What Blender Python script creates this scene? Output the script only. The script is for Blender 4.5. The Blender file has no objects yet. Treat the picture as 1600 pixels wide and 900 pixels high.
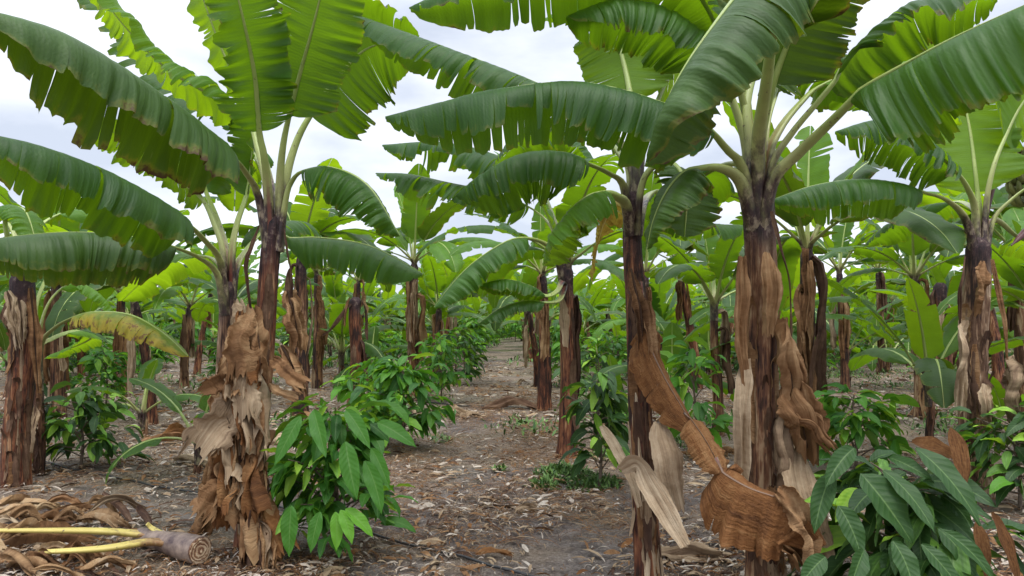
import bpy, math, random
from mathutils import Vector, noise, Matrix
SC = bpy.context.scene
R = math.radians
# ------------------------------------------------------------------ camera
CAMH, FPX, PITCH = 1.55, 1150.0, R(2.0)
cd = bpy.data.cameras.new('camera'); cam = bpy.data.objects.new('camera', cd); SC.collection.objects.link(cam)
cd.sensor_width = 36.0; cd.lens = 36.0 * FPX / 1600.0; cd.clip_start = 0.05; cd.clip_end = 2000
cam.location = (0, 0, CAMH); cam.rotation_euler = (math.pi / 2 + PITCH, 0, 0)
SC.camera = cam
# ------------------------------------------------------------------ world, sun, exposure
w = bpy.data.worlds.new('World'); SC.world = w; w.use_nodes = True
nt = w.node_tree; nt.nodes.clear()
def N(t, kind, **kw):
    n = t.nodes.new(kind)
    for k, v in kw.items():
        if k.startswith('i_'):
            n.inputs[k[2:].replace('_', ' ')].default_value = v
        else: setattr(n, k, v)
    return n
SUN_EL, SUN_ROT = R(68), R(160)
wo = N(nt, 'ShaderNodeOutputWorld'); bg = N(nt, 'ShaderNodeBackground'); bg.inputs['Strength'].default_value = 0.11
sky = N(nt, 'ShaderNodeTexSky', sky_type='NISHITA', sun_disc=False, sun_elevation=SUN_EL, sun_rotation=SUN_ROT)
tc = N(nt, 'ShaderNodeTexCoord'); sep = N(nt, 'ShaderNodeSeparateXYZ'); nt.links.new(tc.outputs['Generated'], sep.inputs[0])
mp = N(nt, 'ShaderNodeMapping'); mp.inputs['Scale'].default_value = (1, 1, 2.6); nt.links.new(tc.outputs['Generated'], mp.inputs[0])
nz = N(nt, 'ShaderNodeTexNoise'); nz.inputs['Scale'].default_value = 2.6; nz.inputs['Detail'].default_value = 6; nz.inputs['Roughness'].default_value = .52
nt.links.new(mp.outputs[0], nz.inputs['Vector'])
cr = N(nt, 'ShaderNodeValToRGB'); cr.color_ramp.elements[0].position = .40; cr.color_ramp.elements[0].color = (3.9, 4.25, 5.0, 1)
cr.color_ramp.elements[1].position = .60; cr.color_ramp.elements[1].color = (6.6, 6.8, 7.2, 1)
nt.links.new(nz.outputs[0], cr.inputs[0])
zr = N(nt, 'ShaderNodeMapRange'); zr.inputs['From Min'].default_value = .36; zr.inputs['From Max'].default_value = .95; zr.inputs['To Min'].default_value = 1.0; zr.inputs['To Max'].default_value = 3.0
nt.links.new(sep.outputs['Z'], zr.inputs['Value'])
vm = N(nt, 'ShaderNodeVectorMath', operation='SCALE'); nt.links.new(cr.outputs[0], vm.inputs[0]); nt.links.new(zr.outputs[0], vm.inputs['Scale'])
mx = N(nt, 'ShaderNodeMixRGB'); mx.inputs[0].default_value = .9
nt.links.new(sky.outputs[0], mx.inputs[1]); nt.links.new(vm.outputs[0], mx.inputs[2]); nt.links.new(mx.outputs[0], bg.inputs[0]); nt.links.new(bg.outputs[0], wo.inputs[0])
sd = bpy.data.lights.new('sun', 'SUN'); sd.energy = 1.5; sd.angle = R(25); sd.color = (1, .97, .92)
so = bpy.data.objects.new('sun', sd); SC.collection.objects.link(so)
# direction the light comes from
_az = SUN_ROT
sdir = Vector((math.sin(_az) * math.cos(SUN_EL), math.cos(_az) * math.cos(SUN_EL), math.sin(SUN_EL)))
so.rotation_euler = sdir.to_track_quat('Z', 'Y').to_euler(); so.location = (0, -5, 30)
SC.view_settings.view_transform = 'Standard'; SC.view_settings.look = 'None'; SC.view_settings.gamma = 1; SC.view_settings.use_curve_mapping = False
SC.view_settings.exposure = 0.78
SC.render.engine = 'CYCLES'
SC.cycles.max_bounces = 7; SC.cycles.diffuse_bounces = 4; SC.cycles.glossy_bounces = 2; SC.cycles.transmission_bounces = 5
SC.cycles.use_denoising = True

# ------------------------------------------------------------------ materials
def newmat(name):
    m = bpy.data.materials.new(name); m.use_nodes = True; m.node_tree.nodes.clear(); return m, m.node_tree
def L(t, a, b): t.links.new(a, b)
def ramp(t, src, stops):
    r = t.nodes.new('ShaderNodeValToRGB'); e = r.color_ramp.elements
    while len(e) < len(stops): e.new(.5)
    for i, (p, c) in enumerate(stops):
        e[i].position = p; e[i].color = (*c, 1) if len(c) == 3 else c
    L(t, src, r.inputs[0]); return r.outputs[0]
def mixc(t, f, a, b, mode='MIX'):
    m = t.nodes.new('ShaderNodeMixRGB'); m.blend_type = mode
    for i, s in enumerate((f, a, b)):
        if hasattr(s, 'is_linked') or isinstance(s, bpy.types.NodeSocket): L(t, s, m.inputs[i])
        elif isinstance(s, (int, float)): m.inputs[i].default_value = s
        else: m.inputs[i].default_value = (*s, 1)
    return m.outputs[0]
def math_(t, op, a, b=None, c=None, clamp=False):
    m = t.nodes.new('ShaderNodeMath'); m.operation = op; m.use_clamp = clamp
    for i, s in enumerate((a, b, c)):
        if s is None: continue
        if isinstance(s, (int, float)): m.inputs[i].default_value = s
        else: L(t, s, m.inputs[i])
    return m.outputs[0]
def smooth(t, v, lo, hi):
    m = t.nodes.new('ShaderNodeMapRange'); m.interpolation_type = 'SMOOTHSTEP'
    L(t, v, m.inputs['Value']); m.inputs['From Min'].default_value = lo; m.inputs['From Max'].default_value = hi
    return m.outputs[0]
def tex(t, vec, scale, detail=3, rough=.5, sc=(1, 1, 1)):
    mp = t.nodes.new('ShaderNodeMapping'); mp.inputs['Scale'].default_value = sc; L(t, vec, mp.inputs[0])
    n = t.nodes.new('ShaderNodeTexNoise'); n.inputs['Scale'].default_value = scale; n.inputs['Detail'].default_value = detail; n.inputs['Roughness'].default_value = rough
    L(t, mp.outputs[0], n.inputs['Vector']); return n.outputs[0]
def bump(t, h, strength, dist):
    b = t.nodes.new('ShaderNodeBump'); b.inputs['Strength'].default_value = strength; b.inputs['Distance'].default_value = dist
    L(t, h, b.inputs['Height']); return b.outputs[0]

def leaf_material(name, top=(.016, .062, .009), top2=(.046, .128, .013), under=(.060, .135, .020), trans=(.24, .44, .006), yellow=0.0, brown=.5, tr=.42, rough=.48):
    m, t = newmat(name)
    out = t.nodes.new('ShaderNodeOutputMaterial'); p = t.nodes.new('ShaderNodeBsdfPrincipled'); tl = t.nodes.new('ShaderNodeBsdfTranslucent'); ms = t.nodes.new('ShaderNodeMixShader')
    uv = t.nodes.new('ShaderNodeUVMap').outputs[0]; geo = t.nodes.new('ShaderNodeNewGeometry'); oi = t.nodes.new('ShaderNodeObjectInfo')
    sp = t.nodes.new('ShaderNodeSeparateXYZ'); L(t, uv, sp.inputs[0]); X, V = sp.outputs['X'], sp.outputs['Y']
    # per-leaf offset so that copies differ
    ad = t.nodes.new('ShaderNodeVectorMath'); ad.operation = 'ADD'; L(t, uv, ad.inputs[0])
    cb = t.nodes.new('ShaderNodeCombineXYZ'); L(t, math_(t, 'MULTIPLY', oi.outputs['Random'], 40), cb.inputs[0]); L(t, cb.outputs[0], ad.inputs[1]); vec = ad.outputs[0]
    fine = tex(t, vec, 1, 2, .5, (110, 2.0, 1)); band = tex(t, vec, 1, 2, .5, (9, 1.2, 1)); blotch = tex(t, vec, 2.6, 5, .62, (1, .7, 1))
    f = math_(t, 'ADD', math_(t, 'MULTIPLY', band, .65), math_(t, 'MULTIPLY', fine, .42))
    f = math_(t, 'ADD', f, math_(t, 'MULTIPLY', math_(t, 'SUBTRACT', oi.outputs['Random'], .5), .35))
    ct = ramp(t, f, [(.28, top), (.82, top2)])
    cu = mixc(t, smooth(t, f, .35, .8), tuple(c * .75 for c in under), under)
    col = mixc(t, geo.outputs['Backfacing'], ct, cu)
    ctr = mixc(t, f, tuple(c * .6 for c in trans), trans)
    # yellowing patches and brown torn margins
    if yellow > 0:
        yb = tex(t, vec, 1, 3, .6, (6, 1.4, 1)); yf = smooth(t, math_(t, 'ADD', math_(t, 'MULTIPLY', yb, .8), math_(t, 'MULTIPLY', V, .35)), .62 - .35 * yellow, .86 - .3 * yellow)
        col = mixc(t, yf, col, (.42, .33, .04)); ctr = mixc(t, yf, ctr, (.62, .45, .03))
        ob = smooth(t, math_(t, 'ADD', tex(t, vec, 1, 3, .6, (14, 3, 1)), math_(t, 'MULTIPLY', V, .12)), .66 - .1 * yellow, .74)
        col = mixc(t, ob, col, (.20, .10, .035)); ctr = mixc(t, ob, ctr, (.20, .09, .02))
    e = math_(t, 'ADD', V, math_(t, 'MULTIPLY', math_(t, 'SUBTRACT', tex(t, vec, 1, 4, .7, (10, 2.5, 1)), .5), .9))
    ef = smooth(t, e, 1.10 - .14 * brown, 1.22 - .12 * brown)
    yf2 = smooth(t, e, .98 - .14 * brown, 1.15 - .1 * brown)
    col = mixc(t, math_(t, 'MULTIPLY', yf2, .55), col, (.22, .22, .03)); ctr = mixc(t, math_(t, 'MULTIPLY', yf2, .5), ctr, (.40, .30, .02))
    col = mixc(t, ef, col, (.085, .045, .018)); ctr = mixc(t, ef, ctr, (.07, .03, .01))
    # pale scratches along the veins
    scr = smooth(t, tex(t, vec, 1, 2, .6, (60, 1.6, 1)), .70, .76)
    col = mixc(t, math_(t, 'MULTIPLY', scr, .5), col, (.20, .22, .09))
    spk = smooth(t, tex(t, vec, 26, 4, .7, (1, .5, 1)), .67, .72); col = mixc(t, math_(t, 'MULTIPLY', spk, .55), col, (.11, .075, .03))
    col = mixc(t, math_(t, 'MULTIPLY', smooth(t, blotch, .4, .75), .35), col, tuple(c * .6 for c in top))
    L(t, col, p.inputs['Base Color']); p.inputs['Roughness'].default_value = rough; p.inputs['Specular IOR Level'].default_value = .38
    rr = mixc(t, geo.outputs['Backfacing'], (rough,) * 3, (.62,) * 3); L(t, math_(t, 'ADD', rr, math_(t, 'MULTIPLY', blotch, .12)), p.inputs['Roughness'])
    L(t, ctr, tl.inputs['Color'])
    wv = t.nodes.new('ShaderNodeTexWave'); wv.inputs['Scale'].default_value = 17; wv.inputs['Distortion'].default_value = 4.0; wv.inputs['Detail Scale'].default_value = .7; L(t, vec, wv.inputs['Vector'])
    hgt = math_(t, 'ADD', math_(t, 'MULTIPLY', wv.outputs['Fac'], .28), math_(t, 'MULTIPLY', tex(t, vec, 1, 3, .6, (26, 1.5, 1)), 1.3))
    nb = bump(t, hgt, .5, .004); L(t, nb, p.inputs['Normal']); L(t, nb, tl.inputs['Normal'])
    ms.inputs[0].default_value = tr; L(t, p.outputs[0], ms.inputs[1]); L(t, tl.outputs[0], ms.inputs[2]); L(t, ms.outputs[0], out.inputs[0])
    return m

def dry_material(name, c=((.080, .038, .018), (.235, .122, .055), (.44, .285, .15)), tr=.18, along=False):
    m, t = newmat(name)
    out = t.nodes.new('ShaderNodeOutputMaterial'); p = t.nodes.new('ShaderNodeBsdfPrincipled'); tl = t.nodes.new('ShaderNodeBsdfTranslucent'); ms = t.nodes.new('ShaderNodeMixShader')
    uv = t.nodes.new('ShaderNodeUVMap').outputs[0]; oi = t.nodes.new('ShaderNodeObjectInfo')
    ad = t.nodes.new('ShaderNodeVectorMath'); ad.operation = 'ADD'; L(t, uv, ad.inputs[0])
    cb = t.nodes.new('ShaderNodeCombineXYZ'); L(t, math_(t, 'MULTIPLY', oi.outputs['Random'], 40), cb.inputs[0]); L(t, cb.outputs[0], ad.inputs[1]); vec = ad.outputs[0]
    a = tex(t, vec, 1, 4, .65, (2.0, 45, 1) if along else (22, 3.4, 1)); b = tex(t, vec, 5, 6, .65)
    f = math_(t, 'ADD', math_(t, 'MULTIPLY', a, .5 if along else .34), math_(t, 'MULTIPLY', b, .55 if along else .71))
    f = math_(t, 'ADD', f, math_(t, 'MULTIPLY', math_(t, 'SUBTRACT', oi.outputs['Random'], .5), .16))
    col = ramp(t, f, [(.34, c[0]), (.52, c[1]), (.72, c[2])])
    L(t, col, p.inputs['Base Color']); p.inputs['Roughness'].default_value = .8; p.inputs['Specular IOR Level'].default_value = .2
    L(t, col, tl.inputs['Color'])
    nb = bump(t, math_(t, 'ADD', tex(t, vec, 1, 3, .6, (5, 110, 1) if along else (120, 5, 1)), tex(t, vec, 22, 5)), .9, .012); L(t, nb, p.inputs['Normal'])
    ms.inputs[0].default_value = tr; L(t, p.outputs[0], ms.inputs[1]); L(t, tl.outputs[0], ms.inputs[2]); L(t, ms.outputs[0], out.inputs[0])
    return m

def trunk_material(name, c=((.020, .011, .009), (.085, .036, .021), (.20, .095, .048), (.42, .29, .17)), pale=.5, dark_top=True):
    m, t = newmat(name)
    out = t.nodes.new('ShaderNodeOutputMaterial'); p = t.nodes.new('ShaderNodeBsdfPrincipled')
    uv = t.nodes.new('ShaderNodeUVMap').outputs[0]; oi = t.nodes.new('ShaderNodeObjectInfo'); sp = t.nodes.new('ShaderNodeSeparateXYZ'); L(t, uv, sp.inputs[0])
    tcn = t.nodes.new('ShaderNodeTexCoord'); ad = t.nodes.new('ShaderNodeVectorMath'); ad.operation = 'ADD'; L(t, tcn.outputs['Object'], ad.inputs[0])
    cb = t.nodes.new('ShaderNodeCombineXYZ')
    for i in range(3): L(t, math_(t, 'MULTIPLY', oi.outputs['Random'], 17 + 9 * i), cb.inputs[i])
    L(t, cb.outputs[0], ad.inputs[1]); vec = ad.outputs[0]
    streak = tex(t, vec, 16, 5, .7, (1.6, 1.6, .10)); patch = tex(t, vec, 3.2, 4, .6, (1.8, 1.8, .8)); fine = tex(t, vec, 60, 3, .6, (1, 1, .12)); spot = tex(t, vec, 14, 4, .7)
    f = math_(t, 'ADD', math_(t, 'MULTIPLY', streak, .50), math_(t, 'MULTIPLY', patch, .45)); f = math_(t, 'ADD', f, math_(t, 'MULTIPLY', math_(t, 'SUBTRACT', fine, .5), .30))
    f = math_(t, 'ADD', f, .04 * (pale * 2 - 1) + .0)
    f = math_(t, 'ADD', f, math_(t, 'MULTIPLY', math_(t, 'SUBTRACT', oi.outputs['Random'], .5), .10))
    col = ramp(t, f, [(.40, c[0]), (.455, c[1]), (.52, c[2]), (.60, c[3])])
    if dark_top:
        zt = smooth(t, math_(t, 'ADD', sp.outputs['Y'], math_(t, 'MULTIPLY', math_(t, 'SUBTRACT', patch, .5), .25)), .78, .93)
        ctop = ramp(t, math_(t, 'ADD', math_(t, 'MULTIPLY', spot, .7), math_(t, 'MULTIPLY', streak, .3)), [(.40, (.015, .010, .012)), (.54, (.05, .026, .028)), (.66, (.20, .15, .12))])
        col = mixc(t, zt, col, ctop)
    L(t, col, p.inputs['Base Color']); p.inputs['Roughness'].default_value = .72; p.inputs['Specular IOR Level'].default_value = .3
    h = math_(t, 'ADD', math_(t, 'MULTIPLY', streak, 1.0), math_(t, 'ADD', math_(t, 'MULTIPLY', fine, .4), math_(t, 'MULTIPLY', spot, .3)))
    L(t, bump(t, h, .9, .02), p.inputs['Normal']); L(t, p.outputs[0], out.inputs[0])
    return m

def petiole_material(name, base=(.045, .022, .022), mid=(.29, .30, .11), tip=(.26, .34, .08)):
    m, t = newmat(name)
    out = t.nodes.new('ShaderNodeOutputMaterial'); p = t.nodes.new('ShaderNodeBsdfPrincipled')
    uv = t.nodes.new('ShaderNodeUVMap').outputs[0]; sp = t.nodes.new('ShaderNodeSeparateXYZ'); L(t, uv, sp.inputs[0]); X, Y = sp.outputs['X'], sp.outputs['Y']
    tcn = t.nodes.new('ShaderNodeTexCoord'); n = tex(t, tcn.outputs['Object'], 9, 5, .65, (1, 1, .5)); n2 = tex(t, tcn.outputs['Object'], 34, 4, .65)
    xx = math_(t, 'ADD', X, math_(t, 'MULTIPLY', math_(t, 'SUBTRACT', n, .5), .55))
    blot = tex(t, tcn.outputs['Object'], 22, 5, .7, (1, 1, .5)); bc = ramp(t, blot, [(.40, tuple(v * .45 for v in base)), (.52, base), (.62, tuple(.25 * v + .75 * w_ for v, w_ in zip(base, (.30, .24, .16))))])
    c = ramp(t, xx, [(.26, base), (.38, tuple(.45 * a + .55 * b for a, b in zip(base, mid))), (.50, mid), (.95, tip)])
    c = mixc(t, math_(t, 'SUBTRACT', 1.0, smooth(t, xx, .30, .50)), c, bc)
    # reddish brown dry rim along the upper edges of the petiole
    r = smooth(t, math_(t, 'ADD', math_(t, 'ABSOLUTE', math_(t, 'SUBTRACT', Y, .5)), math_(t, 'MULTIPLY', n, .1)), .44, .52)
    r = math_(t, 'MULTIPLY', r, smooth(t, math_(t, 'SUBTRACT', 1.0, X), .25, .75))
    c = mixc(t, r, c, (.16, .05, .035))
    c = mixc(t, smooth(t, n2, .62, .70), c, (.10, .06, .035)); c = mixc(t, math_(t, 'MULTIPLY', smooth(t, n, .45, .7), .3), c, tuple(min(1, 1.55 * q) for q in mid))
    L(t, c, p.inputs['Base Color']); p.inputs['Roughness'].default_value = .45
    L(t, bump(t, tex(t, uv, 1, 2, .5, (3, 60, 1)), .3, .004), p.inputs['Normal']); L(t, p.outputs[0], out.inputs[0])
    return m

def cacao_material(name, top=(.014, .072, .009), top2=(.046, .165, .013), trans=(.13, .36, .010), tr=.30):
    m, t = newmat(name)
    out = t.nodes.new('ShaderNodeOutputMaterial'); p = t.nodes.new('ShaderNodeBsdfPrincipled'); tl = t.nodes.new('ShaderNodeBsdfTranslucent'); ms = t.nodes.new('ShaderNodeMixShader')
    uv = t.nodes.new('ShaderNodeUVMap').outputs[0]; geo = t.nodes.new('ShaderNodeNewGeometry')
    sp = t.nodes.new('ShaderNodeSeparateXYZ'); L(t, uv, sp.inputs[0]); X, Y = sp.outputs['X'], sp.outputs['Y']
    ay = math_(t, 'ABSOLUTE', Y)
    s = math_(t, 'SINE', math_(t, 'MULTIPLY', math_(t, 'SUBTRACT', X, math_(t, 'MULTIPLY', ay, .16)), 6.283 * 10))
    vein = smooth(t, s, .9, 1.0); mid = math_(t, 'SUBTRACT', 1.0, smooth(t, ay, .0, .09))
    rnd = geo.outputs['Random Per Island']
    f = math_(t, 'ADD', math_(t, 'MULTIPLY', rnd, .9), math_(t, 'MULTIPLY', tex(t, uv, 3, 3), .25))
    c = ramp(t, f, [(.1, top), (.75, top2), (.93, (.13, .30, .03)), (.99, (.24, .42, .04))])
    c = mixc(t, math_(t, 'MULTIPLY', vein, .13), c, (.16, .28, .08)); c = mixc(t, math_(t, 'MULTIPLY', mid, .4), c, (.20, .32, .10))
    c = mixc(t, math_(t, 'MULTIPLY', geo.outputs['Backfacing'], .5), c, (.13, .25, .07))
    L(t, c, p.inputs['Base Color']); p.inputs['Roughness'].default_value = .55; p.inputs['Specular IOR Level'].default_value = .35
    ct = mixc(t, smooth(t, f, .6, .98), trans, (.35, .55, .02)); L(t, ct, tl.inputs['Color'])
    nb = bump(t, s, .16, .003); L(t, nb, p.inputs['Normal'])
    ms.inputs[0].default_value = tr; L(t, p.outputs[0], ms.inputs[1]); L(t, tl.outputs[0], ms.inputs[2]); L(t, ms.outputs[0], out.inputs[0])
    return m

def plain(name, c1, c2, scale=8, rough=.8, sc=(1, 1, 1), b=.4, bd=.01, per_island=False):
    m, t = newmat(name)
    out = t.nodes.new('ShaderNodeOutputMaterial'); p = t.nodes.new('ShaderNodeBsdfPrincipled'); tcn = t.nodes.new('ShaderNodeTexCoord')
    n = tex(t, tcn.outputs['Object'], scale, 5, .65, sc)
    f = n
    if per_island: f = math_(t, 'ADD', math_(t, 'MULTIPLY', n, .45), math_(t, 'MULTIPLY', t.nodes.new('ShaderNodeNewGeometry').outputs['Random Per Island'], .6))
    L(t, ramp(t, f, [(.3, c1), (.7, c2)]), p.inputs['Base Color']); p.inputs['Roughness'].default_value = rough
    L(t, bump(t, n, b, bd), p.inputs['Normal']); L(t, p.outputs[0], out.inputs[0]); return m

M = {
 'leaf': leaf_material('banana_leaf'),
 'leaf_old': leaf_material('banana_leaf_worn_shaded', top=(.022, .062, .009), top2=(.050, .115, .013), under=(.06, .115, .018), trans=(.13, .23, .004), yellow=.0, brown=1.0, tr=.32),  # old brown-edged leaf; translucent colour also lowered to imitate dense crown shade
 'leaf_young': leaf_material('banana_leaf_young', top=(.045, .140, .012), top2=(.095, .235, .018), under=(.11, .225, .022), trans=(.38, .60, .008), brown=.2, tr=.45),
 'leaf_yellow': leaf_material('banana_leaf_yellowing', top=(.09, .17, .02), top2=(.17, .25, .03), under=(.16, .22, .04), trans=(.45, .50, .015), yellow=.5, brown=1.0),
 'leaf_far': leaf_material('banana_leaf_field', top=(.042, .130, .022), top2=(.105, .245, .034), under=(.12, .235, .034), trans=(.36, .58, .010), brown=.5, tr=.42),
 'dry': dry_material('dry_leaf'),
 'dry_pale': dry_material('pale_dry_leaf', c=((.12, .06, .028), (.36, .22, .11), (.56, .42, .26))),
 'litter_pale': dry_material('pale_litter', c=((.24, .18, .14), (.46, .39, .32), (.70, .64, .56)), tr=.05),
 'sheath': dry_material('old_sheath', along=True),
 'dry_orange': dry_material('dry_leaf_orange', c=((.085, .036, .016), (.24, .105, .038), (.38, .21, .09)), tr=.25),
 'dry_yellow': dry_material('dying_leaf', c=((.12, .055, .012), (.32, .20, .03), (.50, .40, .06)), tr=.4),
 'straw': dry_material('pale_sheath', c=((.15, .095, .06), (.33, .235, .145), (.53, .42, .29)), tr=.05, along=True),
 'dark_dry': dry_material('dark_dry_leaf', c=((.030, .017, .013), (.085, .045, .028), (.19, .115, .07)), tr=.05, along=True),
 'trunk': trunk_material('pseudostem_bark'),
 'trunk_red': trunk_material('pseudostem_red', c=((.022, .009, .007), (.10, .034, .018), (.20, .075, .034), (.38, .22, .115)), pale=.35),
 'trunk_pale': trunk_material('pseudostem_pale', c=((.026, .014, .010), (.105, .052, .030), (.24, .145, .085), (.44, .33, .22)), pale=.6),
 'petiole': petiole_material('petiole_skin'),
 'petiole_y': petiole_material('petiole_yellow', base=(.30, .16, .06), mid=(.52, .42, .11), tip=(.58, .47, .14)),
 'dead_rib': petiole_material('dead_rib', base=(.05, .025, .015), mid=(.11, .052, .024), tip=(.13, .065, .03)),
 'petiole_far': petiole_material('petiole_far', base=(.12, .08, .06), mid=(.28, .32, .10), tip=(.24, .36, .08)),
 'cacao': cacao_material('cacao_leaf'),
 'cacao_dark': cacao_material('cacao_leaf_dark', top=(.009, .034, .006), top2=(.020, .066, .009), trans=(.06, .15, .004), tr=.18),  # dark leaf green, lowered further to stand in for shade among the leaves
 'cacao_bright': cacao_material('cacao_leaf_bright', top=(.055, .20, .016), top2=(.12, .32, .022), trans=(.24, .5, .015), tr=.35),
 'stem': plain('cacao_stem_bark', (.06, .042, .03), (.19, .14, .10), 20),
 'hose': plain('hose_plastic', (.010, .010, .011), (.035, .035, .037), 30, .5, b=.1),
 'cut': plain('cut_face', (.20, .09, .045), (.52, .38, .22), 30, .7),
 'butt': plain('butt_skin', (.035, .016, .022), (.36, .27, .21), 9, .6, sc=(1, 1, 1)),
 'bunch': plain('green_fruit', (.10, .115, .03), (.22, .22, .075), 12, .6, per_island=True),
 'bud': plain('bud_skin', (.05, .012, .016), (.13, .035, .035), 8, .5),
 'weed': plain('weed_leaf', (.045, .11, .022), (.12, .22, .04), 4, .6, per_island=True),
 'hedge': plain('treeline_leaf', (.018, .048, .018), (.05, .10, .03), .6, .9, per_island=True),
}
def cut_material():
    m, t = newmat('cut_rings'); out = t.nodes.new('ShaderNodeOutputMaterial'); p = t.nodes.new('ShaderNodeBsdfPrincipled'); uv = t.nodes.new('ShaderNodeUVMap').outputs[0]
    sp = t.nodes.new('ShaderNodeSeparateXYZ'); L(t, uv, sp.inputs[0]); tcn = t.nodes.new('ShaderNodeTexCoord')
    n = tex(t, tcn.outputs['Object'], 40, 4, .6); s_ = math_(t, 'SINE', math_(t, 'ADD', math_(t, 'MULTIPLY', sp.outputs['X'], 22), math_(t, 'MULTIPLY', n, 9)))
    f = math_(t, 'ADD', math_(t, 'MULTIPLY', s_, .25), math_(t, 'ADD', math_(t, 'MULTIPLY', n, .5), .25))
    L(t, ramp(t, f, [(.25, (.14, .06, .035)), (.5, (.42, .26, .14)), (.8, (.66, .52, .36))]), p.inputs['Base Color']); p.inputs['Roughness'].default_value = .6; L(t, p.outputs[0], out.inputs[0]); return m
M['cut'] = cut_material()
# ------------------------------------------------------------------ helpers
COL = SC.collection
def P(px, py, Y):
    """point on the ray through photo pixel (px,py) at distance Y ahead of the viewer"""
    d = Vector(((px - 800) / FPX, 1.0, (450 - py) / FPX))
    c, s = math.cos(PITCH), math.sin(PITCH)
    d = Vector((d.x, d.y * c - d.z * s, d.y * s + d.z * c))
    return Vector((0, 0, CAMH)) + d * (Y / d.y)
def GX(px, Y): return (px - 800) / FPX * Y
def n1(x, s=0.0): return noise.noise(Vector((x, s * 1.37 + 5.1, s * .77)))
def n2(x, y, s=0.0): return noise.noise(Vector((x, y, s * 1.91 + 3.3)))

class MB:
    def __init__(s): s.v = []; s.f = []; s.uv = []; s.m = []
    def grid(s, rows, uvs, closed=False, flip=False, mi=0):
        b = len(s.v); nr = len(rows); nc = len(rows[0])
        for r in rows: s.v.extend(r)
        for i in range(nr - 1):
            for j in range(nc - (0 if closed else 1)):
                k = (j + 1) % nc
                q = [b + i * nc + j, b + i * nc + k, b + (i + 1) * nc + k, b + (i + 1) * nc + j]
                u = [uvs[i][j], uvs[i][k if not closed or k else -1], uvs[i + 1][k if not closed or k else -1], uvs[i + 1][j]]
                if flip: q.reverse(); u.reverse()
                s.f.append(q); s.uv.extend(u); s.m.append(mi)
    def build(s, name, mats, parent=None, smooth=True):
        me = bpy.data.meshes.new(name); me.from_pydata([tuple(p) for p in s.v], [], s.f); 
        ul = me.uv_layers.new(name='UVMap')
        flat = []
        for a in s.uv: flat.extend(a)
        ul.data.foreach_set('uv', flat)
        if not isinstance(mats, (list, tuple)): mats = [mats]
        for m in mats: me.materials.append(m)
        if len(mats) > 1: me.polygons.foreach_set('material_index', s.m)
        if smooth: me.polygons.foreach_set('use_smooth', [True] * len(s.f))
        me.update()
        o = bpy.data.objects.new(name, me); COL.objects.link(o)
        if parent: o.parent = parent
        return o

def tag(o, label, cat, group=None, kind=None):
    if label: o['label'] = label
    if cat: o['category'] = cat
    if group: o['group'] = group
    if kind: o['kind'] = kind
    return o
def empty(name, loc, rz=0):
    o = bpy.data.objects.new(name, None); COL.objects.link(o); o.location = loc; o.rotation_euler = (0, 0, rz); o.empty_display_size = .2; return o

def spline(pts, n):
    """catmull-rom through pts, n+1 samples evenly spaced by length"""
    p = [pts[0] * 2 - pts[1]] + list(pts) + [pts[-1] * 2 - pts[-2]]
    dense = []
    for i in range(1, len(p) - 2):
        for k in range(16):
            t = k / 16; a, b, c, d = p[i - 1], p[i], p[i + 1], p[i + 2]
            dense.append(.5 * ((2 * b) + (c - a) * t + (2 * a - 5 * b + 4 * c - d) * t * t + (3 * b - a - 3 * c + d) * t ** 3))
    dense.append(pts[-1].copy())
    L_ = [0]
    for i in range(1, len(dense)): L_.append(L_[-1] + (dense[i] - dense[i - 1]).length)
    out = []; j = 0
    for k in range(n + 1):
        s = L_[-1] * k / n
        while j < len(L_) - 2 and L_[j + 1] < s: j += 1
        f = (s - L_[j]) / max(1e-9, L_[j + 1] - L_[j]); out.append(dense[j].lerp(dense[j + 1], min(1, max(0, f))))
    return out, L_[-1]

def tube(mb, pts, rad, seg=8, hint=None, flat=1.0, uvlen=True, cap=True, mi=0, gutter=0.0):
    """rad(t) along the points; flat squeezes it; gutter makes the channel of a petiole"""
    rows, uvs = [], []; n = len(pts) - 1; prev = None
    for i, p in enumerate(pts):
        T = (pts[min(n, i + 1)] - pts[max(0, i - 1)]).normalized()
        if prev is None:
            h = hint or (Vector((0, 0, 1)) if abs(T.z) < .9 else Vector((0, 1, 0)))
            Nn = (h - T * h.dot(T)).normalized()
        else: Nn = (prev - T * prev.dot(T)).normalized()
        prev = Nn; S = T.cross(Nn); r = rad(i / n)
        row, ur = [], []
        for j in range(seg):
            a = 2 * math.pi * j / seg + math.pi / 2 
            y = math.sin(a); x = math.cos(a)
            if gutter and y > 0: y = y - gutter * (1 - x * x) * 1.6
            row.append(p + S * (x * r) + Nn * (y * r * flat)); ur.append((i / n, j / seg))
        row_uv = ur + [(i / n, 1.0)]
        rows.append(row); uvs.append(row_uv)
    mb.grid(rows, uvs, closed=True, mi=mi, flip=True)
    if cap:
        b = len(mb.v)
        for e, row in ((0, rows[0]), (1, rows[-1])):
            c = sum(row, Vector()) / seg; ci = len(mb.v); mb.v.append(c); st = len(mb.v); mb.v.extend(row)
            for j in range(seg):
                q = [ci, st + (j + 1) % seg, st + j]
                if e: q.reverse()
                mb.f.append(q); mb.uv.extend([(e, .2)] * 3); mb.m.append(mi)

def frame_curve(pts, hint0):
    """tangent, side, normal along pts; hint0 the wanted normal"""
    out = []; n = len(pts) - 1; prev = None
    for i in range(n + 1):
        T = (pts[min(n, i + 1)] - pts[max(0, i - 1)]).normalized()
        h = hint0 if prev is None else prev * .9 + hint0 * .1
        Nn = h - T * h.dot(T)
        if Nn.length < 1e-3: Nn = prev or Vector((0, 1, 0))
        Nn.normalize(); prev = Nn; out.append((T, T.cross(Nn), Nn))
    return out

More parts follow.
